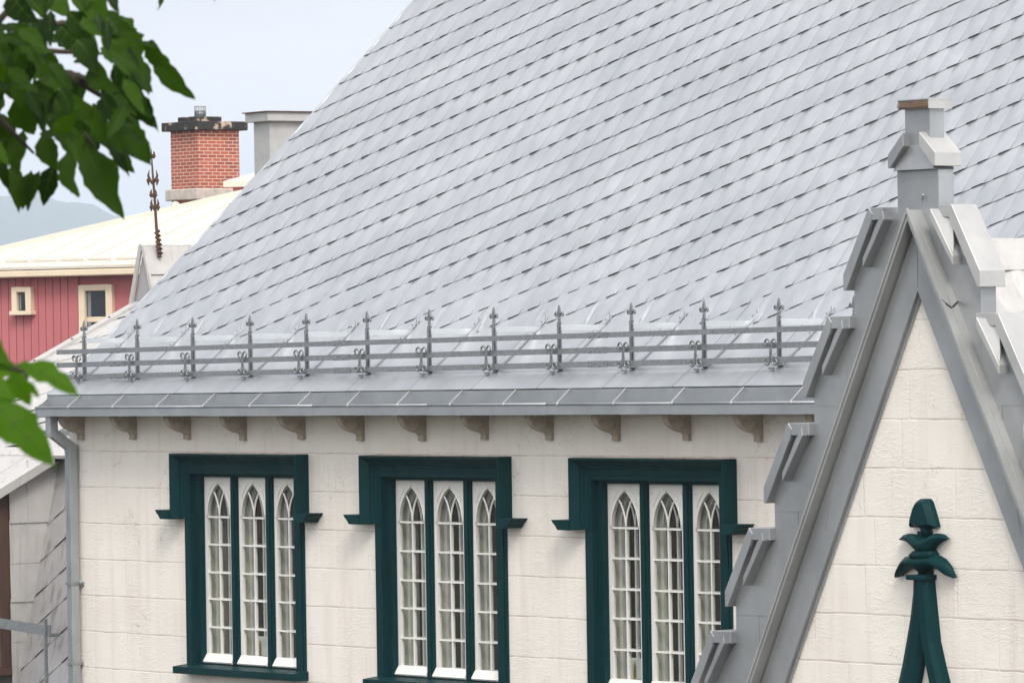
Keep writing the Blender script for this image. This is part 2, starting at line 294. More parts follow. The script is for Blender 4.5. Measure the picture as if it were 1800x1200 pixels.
# ------------------------------------------------------------------ tin sheets laid "a la canadienne" (oblique courses)
def tin_sheets(mb, mapf, a0, a1, s0, s1, ang, spacing, pitch, side, rs, start_at_s0=False, gap=.0082, bulge=.024, mi=0, clip=None):
    """mb gets sheets in (a, s) roof coordinates with lift h; every sheet is one island whose bottom edge stands off the course below"""
    e1 = Vector((math.cos(ang), math.sin(ang))); e2 = Vector(side).normalized(); per = Vector((-e1.y, e1.x))
    k = spacing/abs(e2.dot(per)); step = spacing/e1.y
    rn = random.Random(rs)
    bm = bmesh.new()
    j0 = int((a0-a1)/step) - int((s1-s0)/e1.y*e1.x/step) - 4; j1 = int((a1-a0)/step)+3
    for j in range(j0, j1):
        o = Vector((a0 + j*step, s0)); L0 = 0.
        first = True; dash = rn.uniform(.36, .62); ph = rn.random()
        t = -ph*pitch if not start_at_s0 else -rn.uniform(.2, .9)*pitch
        while True:
            ta, tb = max(t, 0.) if start_at_s0 else t, t+pitch
            t += pitch
            if tb-ta < .02: continue
            p = o + e1*ta
            if p.y > s1 or p.x > a1+.5: break
            if p.x + pitch < a0 - .5: continue
            nu, nv_ = 7, 5
            lift = gap*rn.uniform(.7, 1.15); dd = min(dash*rn.uniform(.85,1.15), .60); tw = rn.uniform(-.0025,.0025)
            grid = []
            for v in range(nv_):
                for q in range(nu):
                    uu = [0, .18, .34, 1-dd-.03, 1-dd+.03, .88, 1][q]
                    fv = [0, .12, .35, .7, 1.02][v]
                    pt = p + e1*((tb-ta)*uu) + e2*(k*fv)
                    up = .0034 + (lift if q >= 4 else 0.)*(1 if q < 6 else .5)
                    hgt = up*max(1-fv*3, 0)**1.3 if fv < 1 else -.0015
                    hgt += bulge*math.sin(math.pi*uu**.8)**2*math.sin(math.pi*min(max(fv,0),1)) + tw*fv*(1-fv)*uu
                    grid.append(bm.verts.new((pt.x, pt.y, hgt)))
            for v in range(nv_-1):
                for q in range(nu-1):
                    f = bm.faces.new([grid[v*nu+q], grid[v*nu+q+1], grid[(v+1)*nu+q+1], grid[(v+1)*nu+q]]); f.smooth = True
    for co, no in [((a0,0,0),(-1,0,0)), ((a1,0,0),(1,0,0)), ((0,s1,0),(0,1,0))] + ([] if start_at_s0 else [((0,s0,0),(0,-1,0))]) + (clip or []):
        bmesh.ops.bisect_plane(bm, geom=bm.verts[:]+bm.edges[:]+bm.faces[:], plane_co=co, plane_no=no, clear_outer=True)
    bm.verts.index_update()
    mb.add([mapf(v.co.x, v.co.y, v.co.z) for v in bm.verts], [tuple(v.index for v in f.verts) for f in bm.faces], mi, True)
    bm.free()

# ------------------------------------------------------------------ the stone house
HX0, HX1 = -2.24, 27.0
house = empty('stuccoed_house', (5, 0, -9), 'cream stuccoed house with a steep silver tin roof and green framed gothic windows', 'house')
TILT = .0044
XV = -2.29
# roof profile: bell-cast eave, then a straight 42 degree slope; s is measured along the slope from the eave
PROF = [(-.25, .64), (-.05, .785), (.12, .912), (.3, 1.05), (.515, 1.222), (.934, 1.60), (2.004, 2.535), (3.516, 3.90), (4.931, 5.18), (11.5, 11.12)]
SL = [0]
for (y0,z0),(y1,z1) in zip(PROF, PROF[1:]): SL.append(SL[-1] + math.hypot(y1-y0, z1-z0))
def prof(s):
    i = 0
    while i < len(SL)-2 and s > SL[i+1]: i += 1
    (y0,z0),(y1,z1) = PROF[i], PROF[i+1]; d = SL[i+1]-SL[i]; f = (s-SL[i])/d
    ny, nz_ = -(z1-z0)/d, (y1-y0)/d
    return y0+(y1-y0)*f, z0+(z1-z0)*f, ny, nz_
def roofmap(a, s, h):
    y, z, ny, nz_ = prof(s); return (a, y+ny*h, z+nz_*h + TILT*(a-XV))
roof = MB()
S_B = .93
tin_sheets(roof, roofmap, XV, HX1, S_B, 12.5, R_(29.6), .428, .2465, (-.28, .96), 5, start_at_s0=True)
x = XV; rn = random.Random(2); xs = [XV]
while x < HX1:                                           # the straight eave band below the oblique courses
    x2 = min(x + (1.06 if x > XV else .42), HX1)
    vs = []; nn = 12
    for i in range(nn+1):
        s = 1.75*i/nn; vs += [roofmap(x+.004, s, .005), roofmap(x+(x2-x)*.5, s, .001), roofmap(x2-.006, s, .003)]
    vs2 = [roofmap(x+.004, 0, -.012), roofmap(x+(x2-x)*.5, 0, -.015), roofmap(x2-.006, 0, -.016)]
    roof.add(vs, [(i*3+q, i*3+q+1, (i+1)*3+q+1, (i+1)*3+q) for i in range(nn) for q in range(2)], 0, False)
    roof.add(vs[:3]+vs2, [(0,1,4,3),(1,2,5,4)], 0)
    x = x2
dk = [prof(s) for s in SL] # dark felt deck under the sheets
for h0 in (-.03,):
    vs = []
    for s in SL: vs += [roofmap(XV+.01, s+.05 if s == 0 else s, h0), roofmap(HX1, s+.05 if s == 0 else s, h0)]
    roof.add(vs, [(2*i, 2*i+1, 2*i+3, 2*i+2) for i in range(len(SL)-1)], 1)
vs = []
for s in SL: vs += [roofmap(XV-.004, s, .012), roofmap(XV-.004, s, -.09), roofmap(XV+.02, s, -.09), roofmap(XV+.02, s, .012)]
roof.add(vs, [(4*i+q, 4*i+(q+1) % 4, 4*i+4+(q+1) % 4, 4*i+4+q) for i in range(len(SL)-1) for q in range(4)], 0)
# rear slope so that the ridge is a ridge
vs = [roofmap(XV, SL[-1], 0), roofmap(HX1, SL[-1], 0)]; roof.quad(vs[0], vs[1], (HX1, 23.3, .9), (XV, 23.3, .9), 0)
roof.build('roof', [M['tin'], M['dark']], house, weld=False)

# walls with window openings
WX = [0., 3.5, 7.0]; OP = (.20, 2.15, -2.27, -.215)        # opening in window coordinates
wall = MB(); ZB, ZT = -9.2, .43
xs = [HX0]; 
for wx in WX: xs += [wx+OP[0]-.02, wx+OP[1]+.02]
xs.append(14.3); zs = [ZB, OP[2]-.03, OP[3]+.02, ZT]
for i in range(len(xs)-1):
    for k in range(3):
        if k == 1 and i % 2 == 1: continue
        wall.quad((xs[i],0,zs[k]), (xs[i+1],0,zs[k]), (xs[i+1],0,zs[k+1]+(.04 if k == 2 else 0)), (xs[i],0,zs[k+1]+(.04 if k == 2 else 0)))
for wx in WX:
    a, b2, c, d = wx+OP[0]-.02, wx+OP[1]+.02, OP[2]-.03, OP[3]+.02
    for q in [((a,0,c),(a,.45,c),(a,.45,d),(a,0,d)), ((b2,0,c),(b2,.45,c),(b2,.45,d),(b2,0,d)), ((a,0,d),(a,.45,d),(b2,.45,d),(b2,0,d)), ((a,0,c),(a,.45,c),(b2,.45,c),(b2,0,c))]: wall.quad(*q)
wall.quad((HX0,0,ZB),(HX0,23,ZB),(HX0,23,.6),(HX0,0,.44)); wall.quad((HX1-.2,0,ZB),(HX1-.2,23,ZB),(HX1-.2,23,.6),(HX1-.2,0,.44)); wall.quad((HX0,23,ZB),(HX1-.2,23,ZB),(HX1-.2,23,.6),(HX0,23,.6))
wall.quad((14.3,0,ZB),(HX1-.2,0,ZB),(HX1-.2,0,.5),(14.3,0,.5))
wall.poly([(HX0,0,.44),(HX0,23,.6),(HX0,11.4,10.6)]); wall.poly([(HX1-.2,0,.44),(HX1-.2,23,.6),(HX1-.2,11.4,10.6)])
wall.build('wall', M['stucco'], house)
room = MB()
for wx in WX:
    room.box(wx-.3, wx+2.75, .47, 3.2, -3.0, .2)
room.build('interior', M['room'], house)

# soffit and gutter
eL, eR = at(62.5,731.7,-.42), at(1430,727,-.42); lL, lR = at(59,716.5,-.42), at(1430,707,-.42)
GX0, GX1 = eL.x, 26.95
def lerpz(pl, pr, X): return pl.z + (pr.z-pl.z)*(X-pl.x)/(pr.x-pl.x)
gut = MB()
def gprof(X):
    zb, zl = lerpz(eL, eR, X), lerpz(lL, lR, X); ze = .64 + TILT*(X-XV) - .010
    return [(-.42, zb), (-.42, zl), (-.412, zl), (-.412, zb+.012), (-.266, zb+.012), (-.264, ze), (-.252, ze), (-.246, zb), ]
cuts = [GX0, 1.05, 3.02, 5.05, 6.95, 8.95, 11.0, 13.1, 15.1, 17.2, 19.1, 21.2, 23.1, 25.0, GX1]
for i in range(len(cuts)-1):                              # lengths lapped over one another
    a, b2 = cuts[i], cuts[i+1] + (.04 if i < len(cuts)-2 else 0); o = .0025*(i % 2)
    pa, pb = gprof(a), gprof(b2); n = len(pa)
    va = [(a, y-o, z-o) for y, z in pa]; vb = [(b2, y-o, z-o) for y, z in pb]
    gut.add(va+vb, [(q, (q+1) % n, n+(q+1) % n, n+q) for q in range(n)] + [tuple(range(n)), tuple(range(n, 2*n))])
    gut.tube([(a, -.419, pa[1][1]), (b2, -.419, pb[1][1])], .0125 + .0015*(i % 2), 10)
pa = gprof(GX0); gut.xz  # end cap
gut.yz([(-.421, pa[0][1]-.001), (-.421, pa[1][1]+.002), (-.33, pa[1][1]+.045), (-.256, pa[1][1]+.1), (-.245, pa[1][1]+.1), (-.245, pa[0][1]-.001)], GX0-.006, GX0)
gut_o = gut.build('gutter', M['gutter'], house)
sf = MB(); sf.hexa([(HX0-.02,-.36,lerpz(eL,eR,HX0)+.012),(26.7,-.36,lerpz(eL,eR,26.7)+.012),(26.7,.03,lerpz(eL,eR,26.7)+.012),(HX0-.02,.03,lerpz(eL,eR,HX0)+.012),
    (HX0-.02,-.244,lerpz(eL,eR,HX0)+.10),(26.7,-.244,lerpz(eL,eR,26.7)+.10),(26.7,.03,lerpz(eL,eR,26.7)+.16),(HX0-.02,.03,lerpz(eL,eR,HX0)+.10)])
sf.build('soffit', M['stone'], house)
for k in range(15):                                       # hanger straps from the lip to the eave
    X = -1.60 + .8765*k + rnd.uniform(-.01,.01); zl = lerpz(lL, lR, X); ze = .64 + TILT*(X-XV)
    st = MB(); st.bar((X, -.424, zl+.012), (X+.004, -.262, ze-.008), .015, .005, side=(1,0,0)); st.tube([(X-.006,-.4195,zl), (X+.026,-.4195,zl)], .0165, 10)
    st.build('gutter_strap', M['zincpale'], gut_o)
# downspout
dx0, dx1, dy0, dy1 = -2.125, -2.025, -.14, -.035
dsp = MB(); zt = lerpz(eL, eR, -2.1)
topz = at(140, 783, -.1).z
dsp.box(dx0, dx1, dy0, dy1, -9, topz)
c0 = Vector(((dx0+dx1)/2, (dy0+dy1)/2, topz-.02)); c1 = at(115, 752, -.33); c1.x = c0.x - .0; c1.z = at(115,760,-.33).z; c2 = Vector((c1.x, -.335, zt))
dsp.bar(c0, (c1.x, -.335, c1.z), .098, .105, side=(1,0,0)); dsp.bar((c1.x, -.335, c1.z-.03), c2, .098, .105, side=(1,0,0))
dsp.box(c1.x-.05, c1.x+.05, -.388, -.283, c1.z-.055, c1.z+.03); dsp.box(dx0-.003, dx1+.003, dy0-.003, dy1+.003, topz-.07, topz+.012)
for f in (.33, .66): dsp.bar((dx0+.1*f, dy0-.003, -9), (dx0+.1*f, dy0-.003, topz-.03), .012, .008, side=(1,0,0))
dso = dsp.build('downspout', M['gutter'], house, .008, 2)
for py in (1025, 1165):
    z = at(130, py, -.1).z; bk = MB()
    bk.box(dx0-.008, dx1+.008, dy0-.012, dy1+.03, z-.016, z+.016)
    if py == 1025: bk.bar((dx1, -.02, z), (dx1+.05, -.015, z), .025, .03); bk.tube([(dx1+.045,-.05,z-.03),(dx1+.045,-.05,z+.035)], .008)
    bk.build('bracket', M['galv'], dso)
# corbels
arc = [(-.30*math.cos(q*math.pi/2/9)*1.0 - .0, -.02-.17*math.sin(q*math.pi/2/9)) for q in range(10)]
cpts = [(0.02, .012), (-.30, .012)] + [(min(y, -.062), z) for y, z in arc] + [(-.062, -.20), (-.045, -.205), (-.045, -.262), (.02, -.262)]
for k in range(13):
    X = -1.965 + 1.0625*k + rnd.uniform(-.012,.012); zc = lerpz(eL, eR, X)
    cb = MB(); cb.yz(cpts, -.055, .035, 0)
    co = cb.build('corbel', M['stone'], house, .009, 2); co.location = Vector((X, 0, zc)) - world_loc(house)
    co.scale = (1+rnd.uniform(-.05,.08), 1+rnd.uniform(-.03,.02), 1+rnd.uniform(-.03,.03))

# ---- gothic windows: frame, hood mould, sill, three lancet sashes (outer and inner) with panes
SASH = [(.27, .81), (.92, 1.467), (1.58, 2.10)]; YS = .10
BARS = [-.686, -.983, -1.283, -1.569, -1.873]; APEX = -.318; STOP = -.255; SBOT = -2.155
def arcs(g):
    hh = APEX - BARS[0]; R = (hh*hh + g*g/4)/g; return R, hh
def make_sash(name, xa, xb, y, parent, drip=True):
    mb = MB(); xc = (xa+xb)/2; W2 = (xb-xa)/2; g = (xb-xa) - .105; R, hh = arcs(g); G2 = g/2; zs_ = BARS[0]; t0, t1 = y, y+.042
    mb.box(xa+.004, xc-G2, t0, t1, SBOT-.002, zs_); mb.box(xc+G2, xb-.004, t0, t1, SBOT-.002, zs_)
    # spandrel plate with the pointed opening cut out
    n = 12; tm = math.acos((R-G2)/R)
    L_ = [(-G2 + R - R*math.cos(tm*i/n), zs_ + R*math.sin(tm*i/n)) for i in range(n+1)]
    L_[-1] = (0, zs_+hh)
    for sgn in (-1, 1):
        arcp = [(xc + (p[0] if sgn == -1 else -p[0]), p[1]) for p in L_]; edge = xc + sgn*(W2-.004)
        for i in range(n):
            (x0,z0),(x1,z1) = arcp[i], arcp[i+1]
            mb.add([(x0,t0,z0),(x1,t0,z1),(edge,t0,z1),(edge,t0,z0),(x0,t1,z0),(x1,t1,z1)], [(0,1,2,3),(0,1,5,4)], 0)
        mb.add([(arcp[-1][0],t0,arcp[-1][1]),(edge,t0,arcp[-1][1]),(edge,t0,STOP),(xc,t0,STOP)], [(0,1,2,3)])
        mb.add([(edge,t0,zs_),(edge,t1,zs_),(edge,t1,STOP),(edge,t0,STOP)], [(0,1,2,3)])
        # raised bead round the arch and branch bars of the intersecting tracery
        mb.tube([(x_, t0-.002, z_) for x_, z_ in arcp], .010, 6)
        br = []
        for i in range(n+1):
            a = tm*i/n; px, pz = (R*math.cos(a) - R), zs_ + R*math.sin(a)
            if px < -G2 + R - math.sqrt(max(R*R-(pz-zs_)**2, 0)): break
            br.append((xc - sgn*px*(-1 if sgn == -1 else -1)*1.0 if False else xc + sgn*abs(px), t0+.012, pz))
        mb.tube(br, .011, 6)
        cxs = xc + sgn*(W2-.045)
        mb.lathe((cxs, t0, APEX-.02), [(.0005, -.012), (.011, -.008), (.013, 0), (.011, .008), (.0005, .012)], 8)
        mb.tube([(xc + sgn*(G2*.42), t0-.001, APEX-.005), (xc + sgn*(G2*.66), t0-.003, APEX-.05), (xc + sgn*(G2*.86), t0-.003, APEX-.115), (xc+sgn*(G2*.93), t0-.001, APEX-.16)], [.002,.011,.009,.002], 6)
    for z in BARS: mb.box(xc-G2, xc+G2, t0+.004, t1-.006, z-.0095, z+.0095)
    mb.box(xc-.0105, xc+.0105, t0+.006, t1-.004, SBOT, zs_)
    if drip: mb.yz([(t1,SBOT),(t0,SBOT),(t0-.055,SBOT-.085),(t0-.045,SBOT-.10),(t1,SBOT-.09)], xa+.0, xb-.0)
    else: mb.box(xa+.004, xb-.004, t0, t1, SBOT-.09, SBOT-.002)
    return mb.build(name, M['white'], parent)
def make_window(wx, label):
    fr = MB()                                            # architrave + jambs
    f0, rv = -.045, .17
    fr.xz([(.095, -2.29), (.20, -2.29), (.20, -.217), (2.15, -.217), (2.15, -2.29), (2.262, -2.29), (2.262, -.10), (.095, -.10)], f0, rv)
    fr.xz([(.196, -2.27), (.274, -2.27), (.274, -.25), (2.096, -.25), (2.096, -2.27), (2.154, -2.27), (2.154, -.213), (.196, -.213)], .03, rv-.003)  # inner bead
    fr.xz([(.072, -2.28), (.0952, -2.28), (.0952, -.10), (.072, -.10)], -.03, .01); fr.xz([(2.2618, -2.28), (2.285, -2.28), (2.285, -.10), (2.2618, -.10)], -.03, .01)
    ws = fr.build('window', M['green'], house, .004, 2); ws['label'] = label
    ws.location = Vector((wx, 0, 0)) - world_loc(house)
    hd = MB()                                            # square hood mould, moulded section mitred at the corners
    sec = [(0, -.172), (.014, -.176), (.028, -.152), (.078, -.098), (.082, -.080), (.104, -.074), (.110, -.060), (.172, -.052), (.172, .01), (0, .01)]   # (offset inwards, Y)
    ZL = -.70
    path = [((0,ZL),(1,0)), ((0,0),(1,-1)), ((2.37,0),(-1,-1)), ((2.37,ZL),(-1,0))]
    vs = []; n = len(sec)
    for (px, pz), (dx, dz) in path: vs += [(px+dx*o, y, pz+dz*o) for o, y in sec]
    hd.add(vs, [(i*n+q, i*n+(q+1) % n, (i+1)*n+(q+1) % n, (i+1)*n+q) for i in range(3) for q in range(n)])
    hd.add(vs, [tuple(range(n)), tuple(range(3*n, 4*n))])
    # dirt-grey lead flashing on top of the hood is part of its mesh (second slot)
    hd.box(.015, 2.355, -.16, .0, .0022, .007, 1)
    hd.build('hood_mould', [M['green'], M['stone']], ws)
    for sg, x0 in ((-1, 0.), (1, 2.37)):                 # label stops turned outwards
        ls = MB(); c = [(0,-.008),(-.012,-.012),(-.03,-.035),(-.06,-.055),(-.085,-.085),(-.10,-.098)]
        d = .25
        top = [(x0 + sg*(d+p[0]), -.19-p[0]*0.6, ZL+.095+p[1]) for p in c]
        ls2 = []
        for p in c: ls2.append((x0+sg*(d+p[0]), ZL+.092+p[1]))
        ls.xz([(x0-sg*.015, ZL+.092), (x0+sg*d, ZL+.092)] + ls2 + [(x0-sg*.015, ZL-.008)], -.20, .008)
        ls.build('label_stop', M['green'], ws, .006, 2)
    sl_ = MB(); sl_.yz([(.17,-2.262),(-.05,-2.275),(-.20,-2.29),(-.20,-2.362),(-.185,-2.367),(.01,-2.367),(.17,-2.35)], .05, 2.31)
    sl_.build('sill', M['green'], ws, .005, 2)
    for a, b2 in ((.81,.92), (1.467,1.58)):
        ml = MB(); ml.box(a+.002, b2-.002, YS-.035, .168, -2.27, -.22); ml.box(a+.025, b2-.025, YS-.05, YS-.03, -2.27, -.23); ml.build('mullion', M['green'], ws, .005, 2)
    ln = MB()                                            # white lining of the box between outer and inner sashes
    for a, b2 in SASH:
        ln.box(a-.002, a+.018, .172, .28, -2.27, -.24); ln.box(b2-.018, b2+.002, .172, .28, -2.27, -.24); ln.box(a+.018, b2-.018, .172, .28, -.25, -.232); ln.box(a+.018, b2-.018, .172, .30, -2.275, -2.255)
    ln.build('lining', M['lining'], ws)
    for a, b2 in SASH:
        make_sash('sash', a, b2, YS, ws)
        gl = MB(); gl.quad((a+.03, YS+.026, SBOT-.02), (b2-.03, YS+.026, SBOT-.02), (b2-.03, YS+.026, APEX+.02), (a+.03, YS+.026, APEX+.02)); gl.build('pane', M['glass'], ws)
        make_sash('inner_sash', a+.012, b2-.012, .215, ws, False)
    for ch in ws.children: ch.location = (0, 0, 0)
    return ws
make_window(WX[0], 'gothic window nearest the downspout'); make_window(WX[1], 'middle gothic window'); make_window(WX[2], 'gothic window beside the stepped gable')

# ---- projecting wing: stepped tin-clad gable, raking hood, pinnacle
YW, YBND, YH = -3.49, -3.55, -3.65
AX = at(1613, 515, YBND).x
def gz(px, py, Y): p = at(px, py, Y); return (p.x, p.z)
gw = MB(); apz = 1.9
k_ = 1.66
gw.xz([(AX-7.2*1.0, ZB), (AX+7.2, ZB), (AX+6.6, apz-6.6*k_), (AX, apz), (AX-6.6, apz-6.6*k_)], YW-.006, YW+.12)
gw.build('gable_wall', M['stucco2'], house)
# band under the hood (front, mirrored about the apex)
hz = at(1604, 368, YH).z; bz0 = at(1612, 398, YBND).z; bz1 = at(1613.5, 511, YBND).z
pB = at(1385, 1180, YBND); kb = (bz1 - pB.z)/(AX - pB.x)
bt = at(1570, 520, YBND); 
LEN = 4.2
bd = MB()
for sg in (-1, 1):
    e = AX + sg*LEN
    bd.xz([(AX, bz0+.02), (AX, bz1), (e, bz1-LEN*kb), (e, bz0+.02-LEN*kb)], YBND, YW-.01)
    # returned drip edge along the lower side, a paler strip
    th = Vector((1, -sg*kb*0)).x
    bd.xz([(AX, bz1+.001), (AX, bz1-.055), (e, bz1-.055-LEN*kb), (e, bz1+.001-LEN*kb)], YBND+.03, YW-.012)
    for d_ in (1.05, 2.6): # lapped joints
        xx = AX+sg*d_; bd.xz([(xx, bz0-d_*kb), (xx+sg*.012, bz0-d_*kb-.02), (xx+sg*.14, bz1-d_*kb-.01), (xx+sg*.128, bz1-d_*kb+.01)], YBND-.003, YBND+.01)
bd.box(AX-.004, AX+.004, YBND-.004, YBND+.01, bz1+.03, bz0)
bd.build('gable_band', M['zinc'], house)
hd = MB()
for sg in (-1, 1):                                        # the raking hood: an inverted V that stands forward of the band
    e = AX + sg*LEN
    n2 = 14
    hd.xz([(AX, hz), (AX, hz-.085), (e, hz-.085-LEN*kb), (e, hz-LEN*kb)], YH, YW+.002)
    hd.xz([(AX, hz+.012), (AX, hz-.03), (e, hz-.03-LEN*kb), (e, hz+.012-LEN*kb)], YH-.012, YH+.02)
    dm = .62
    q = (YH+YW)/2                                         # standing fold along the top and one open joint
    hd.xz([(AX+sg*.06, hz+.012-.06*kb), (AX+sg*.06, hz-.06*kb-.02), (e, hz-LEN*kb-.02), (e, hz+.012-LEN*kb)], q-.006, q+.006)
hd.build('gable_hood', M['hood'], house)
jt = MB()
xx = AX+.40; zz = hz-.40*kb
jt.bar((xx, YH-.006, zz+.006), (xx+.035, YH+.075, zz+.006-.035*kb), .006, .012, mi=0); jt.bar((xx+.035, YH+.075, zz+.006-.035*kb), (xx+.02, YW-.004, zz+.03-.02*kb), .006, .012)
jt.build('open_joint', M['dark'], house)
# stepped parapet
P1 = at(1502, 530, YW); TH = .165
sx, sz = .529, .879
T1 = at(1533, 363, YW-.06)                                # top outer corner of the first left step cap
T1R = at(1679, 353, YW-.06)
XL1 = P1.x; XR1 = at(1640+280/3.33, 520, YW).x
half = (XR1-XL1)/2; cx = (XR1+XL1)/2
def mir(sg, x): return cx + sg*x
zt1 = (T1.z + T1R.z)/2 - .045
xt1 = ((cx-T1.x) + (T1R.x-cx))/2
st = MB(); caps = []
for sg in (-1, 1):
    for k in range(6):
        xo = half + k*sx; zt_ = zt1 - k*sz                # outer edge and top height of this step
        xi = half - sx + k*sx if k else .05
        top_x = xt1 + k*sx
        zlow = zt_ - (xo-top_x)*1.56
        # wall of the step: front face under its slanting cap
        xin = (xo - sx) if k else 0.
        st.xz([(mir(sg,xin-.002), zt_-5.0-k*.0), (mir(sg,xo), zt_-5.0), (mir(sg,xo), zlow-.02), (mir(sg,top_x+.02), zt_-.03), (mir(sg,xin-.002), zt_-.03)], YW+.001*k, YW+TH-.001*k)
        caps.append((sg, k, xo, zt_, top_x, xin))
        if k:                                             # lapped sheet joints on the step
            zj = zlow - .30; st.box(min(mir(sg,xo-.008), mir(sg,xo-.44)), max(mir(sg,xo-.008), mir(sg,xo-.44)), YW-.0035+.001*k, YW+.02, zj, zj+.006); st.box(mir(sg,xo-.30)-.003, mir(sg,xo-.30)+.003, YW-.003+.001*k, YW+.02, zj-.9, zj)
st.build('parapet', M['zinc'], house)
for sg, k, xo, zt_, top_x, xin in caps:
    cp = MB(); sl2 = 1.56; ov = .065
    a = (top_x, zt_); b2 = (xo+ov, zt_-(xo+ov-top_x)*sl2)
    th = .13
    cp.xz([(mir(sg,a[0]), a[1]+.03), (mir(sg,b2[0]), b2[1]), (mir(sg,b2[0]), b2[1]-th), (mir(sg,b2[0]-.035), b2[1]-th-.0), (mir(sg,a[0]-.02), a[1]-th+.02), (mir(sg,a[0]-.05), a[1]-.02)], YW-.065, YW+TH+.045)
    cp.xz([(mir(sg,a[0]-.022), a[1]+.0285), (mir(sg,xin-.0 if k else .34), a[1]+.0285), (mir(sg,xin if k else .34), a[1]-.075), (mir(sg,a[0]-.022), a[1]-.075)], YW-.06, YW+TH+.04)
    # inner slanting fillet, shorter, standing just forward of the wall
    c0 = (top_x-.215, zt_-.0); c1 = (top_x+.045, zt_-.385); t2 = .055
    cp.xz([(mir(sg,c0[0]), c0[1]), (mir(sg,c1[0]), c1[1]), (mir(sg,c1[0]-.004), c1[1]-t2-.02), (mir(sg,c0[0]-.012), c0[1]-t2-.02)], YW-.10, YW+.004)
    # weathering between the two: a sloping web
    A = (mir(sg,c0[0]+.01), YW-.085, c0[1]-.012); B = (mir(sg,a[0]-.03), YW-.012, a[1]-.085 if sg < 0 else a[1]-.02); C = (mir(sg,c1[0]-.006), YW-.085, c1[1]-.02); D_ = (mir(sg,a[0]-.03+.02), YW-.004, c1[1])
    cp.add([A, B, C, D_], [(0,1,2),(1,3,2)])
    cp.build('step_cap', M['zincpale'] if sg > 0 else M['zinc'], house, .004, 1)  # paler metal on the right paints in the brighter light on that side
# pinnacle
def prect(px0, px1, py0, py1, Y):
    a, b2 = at(px0, py0, Y), at(px1, py1, Y); return a.x, b2.x, a.z, b2.z
pn = MB()
x0, x1, z1, z0 = prect(1576.5, 1650.5, 301, 370, YW-.004)
pn.box(x0, x1, YW-.004, YW+TH+.0, z0-.9, z1)
ux0, ux1, uz1, _ = prect(1590, 1636, 192, 300, YW-.002)
mz = at(1600, 255, YW).z
xm0, xm1 = ux0-.0, ux1+.0
pn.box(ux0, ux1, YW-.002, YW+TH-.01, mz-.02, uz1)
fl = [(x0+.002, z1), (x1-.002, z1), (ux1+.0, mz), (ux0-.0, mz)]
pn.hexa([(fl[0][0],YW-.05,fl[0][1]),(fl[1][0],YW-.05,fl[1][1]),(fl[1][0],YW+TH+.01,fl[1][1]),(fl[0][0],YW+TH+.01,fl[0][1]),(fl[3][0],YW-.0025,fl[3][1]),(fl[2][0],YW-.0025,fl[2][1]),(fl[2][0],YW+TH-.008,fl[2][1]),(fl[3][0],YW+TH-.008,fl[3][1])])
pn.bar((AX+.03,YW-.02,at(1612,352,YW).z), (AX+.05,YW-.03,at(1612,342,YW).z), .022, .012)
pno = pn.build('pinnacle', M['zinc'], house, .004, 1)
for sg in (-1, 1):
    cp = MB(); xc = (ux0+ux1)/2; hw = (ux1-ux0)/2
    cp.xz([(xc+sg*(hw-.055), at(1636,231,YW).z), (xc+sg*(hw+.135), at(1650,268,YW).z), (xc+sg*(hw+.135), at(1650,292,YW).z), (xc+sg*(hw+.105), at(1650,292,YW).z), (xc+sg*(hw-.06), at(1636,255,YW).z)], YW-.075, YW+TH+.05)
    cp.build('side_cap', M['zincpale'] if sg > 0 else M['zinc'], pno, .004, 1)  # lit right side and shaded left side put into two metal tones
cpx0, cpx1 = at(1577, 180, YW-.05).x, at(1631, 180, YW-.05).x
ct, cb_ = at(1620, 174, YW-.05).z, at(1620, 191, YW-.05).z
cp = MB(); cp.box(cpx0+.012, cpx1, YW-.038, YW+TH+.04, cb_+.003, ct-.006); cp.box(cpx0-.004, cpx1+.006, YW-.05, YW+TH+.05, ct-.006, ct+.004)
cp.box(cpx1-.006, cpx1+.004, YW-.045, YW+TH+.045, cb_, ct-.004)
for i in range(5):
    z = cb_ + (ct-cb_)*(i+.1)/5; cp.box(cpx0+.004*(i % 2), cpx1-.012, YW-.044-.004*((i*3) % 4), YW-.036, z, z+(ct-cb_)*.14, 1)
cp.build('pinnacle_cap', [M['zincpale'], M['wood']], pno)
# wing roof running back from the gable to the main roof
rp0 = at_x(1760, 424, cx); RZ = rp0.z
wr = MB(); kw = 1.5
def wmap(a, s, h):                                        # right slope: a runs back along Y, s up the slope
    l = math.hypot(1, kw); x_ = cx + (3.6*l - s)/l; z_ = RZ - (3.6*l - s)/l*kw
    return (x_ + h*kw/l, YW+TH+.02+a, z_ + h/l)
l = math.hypot(1, kw)
tin_sheets(wr, wmap, 0, 8.2, .0, 3.6*l-.16, R_(-29.6)*-1, .43, .30, (-.28,.96), 11, gap=.009)
wr.hexa([wmap(-.02,3.6*l-.30,.012), wmap(8.2,3.6*l-.30,.012), wmap(8.2,3.6*l,.014), wmap(-.02,3.6*l,.014), wmap(-.02,3.6*l-.30,.022), wmap(8.2,3.6*l-.30,.022), wmap(8.2,3.6*l+.01,.03), wmap(-.02,3.6*l+.01,.03)])
wr.quad((cx,YW+TH,RZ-.03),(cx,YW+TH+8.2,RZ-.03),(cx-3.6,YW+TH+8.2,RZ-3.6*kw-.03),(cx-3.6,YW+TH,RZ-3.6*kw-.03)); wr.quad((cx,YW+TH,RZ-.03),(cx,YW+TH+8.2,RZ-.03),(cx+3.6,YW+TH+8.2,RZ-3.6*kw-.03),(cx+3.6,YW+TH,RZ-3.6*kw-.03), 1)
wr.build('wing_roof', [M['tinwarm'], M['dark']], house, weld=False)
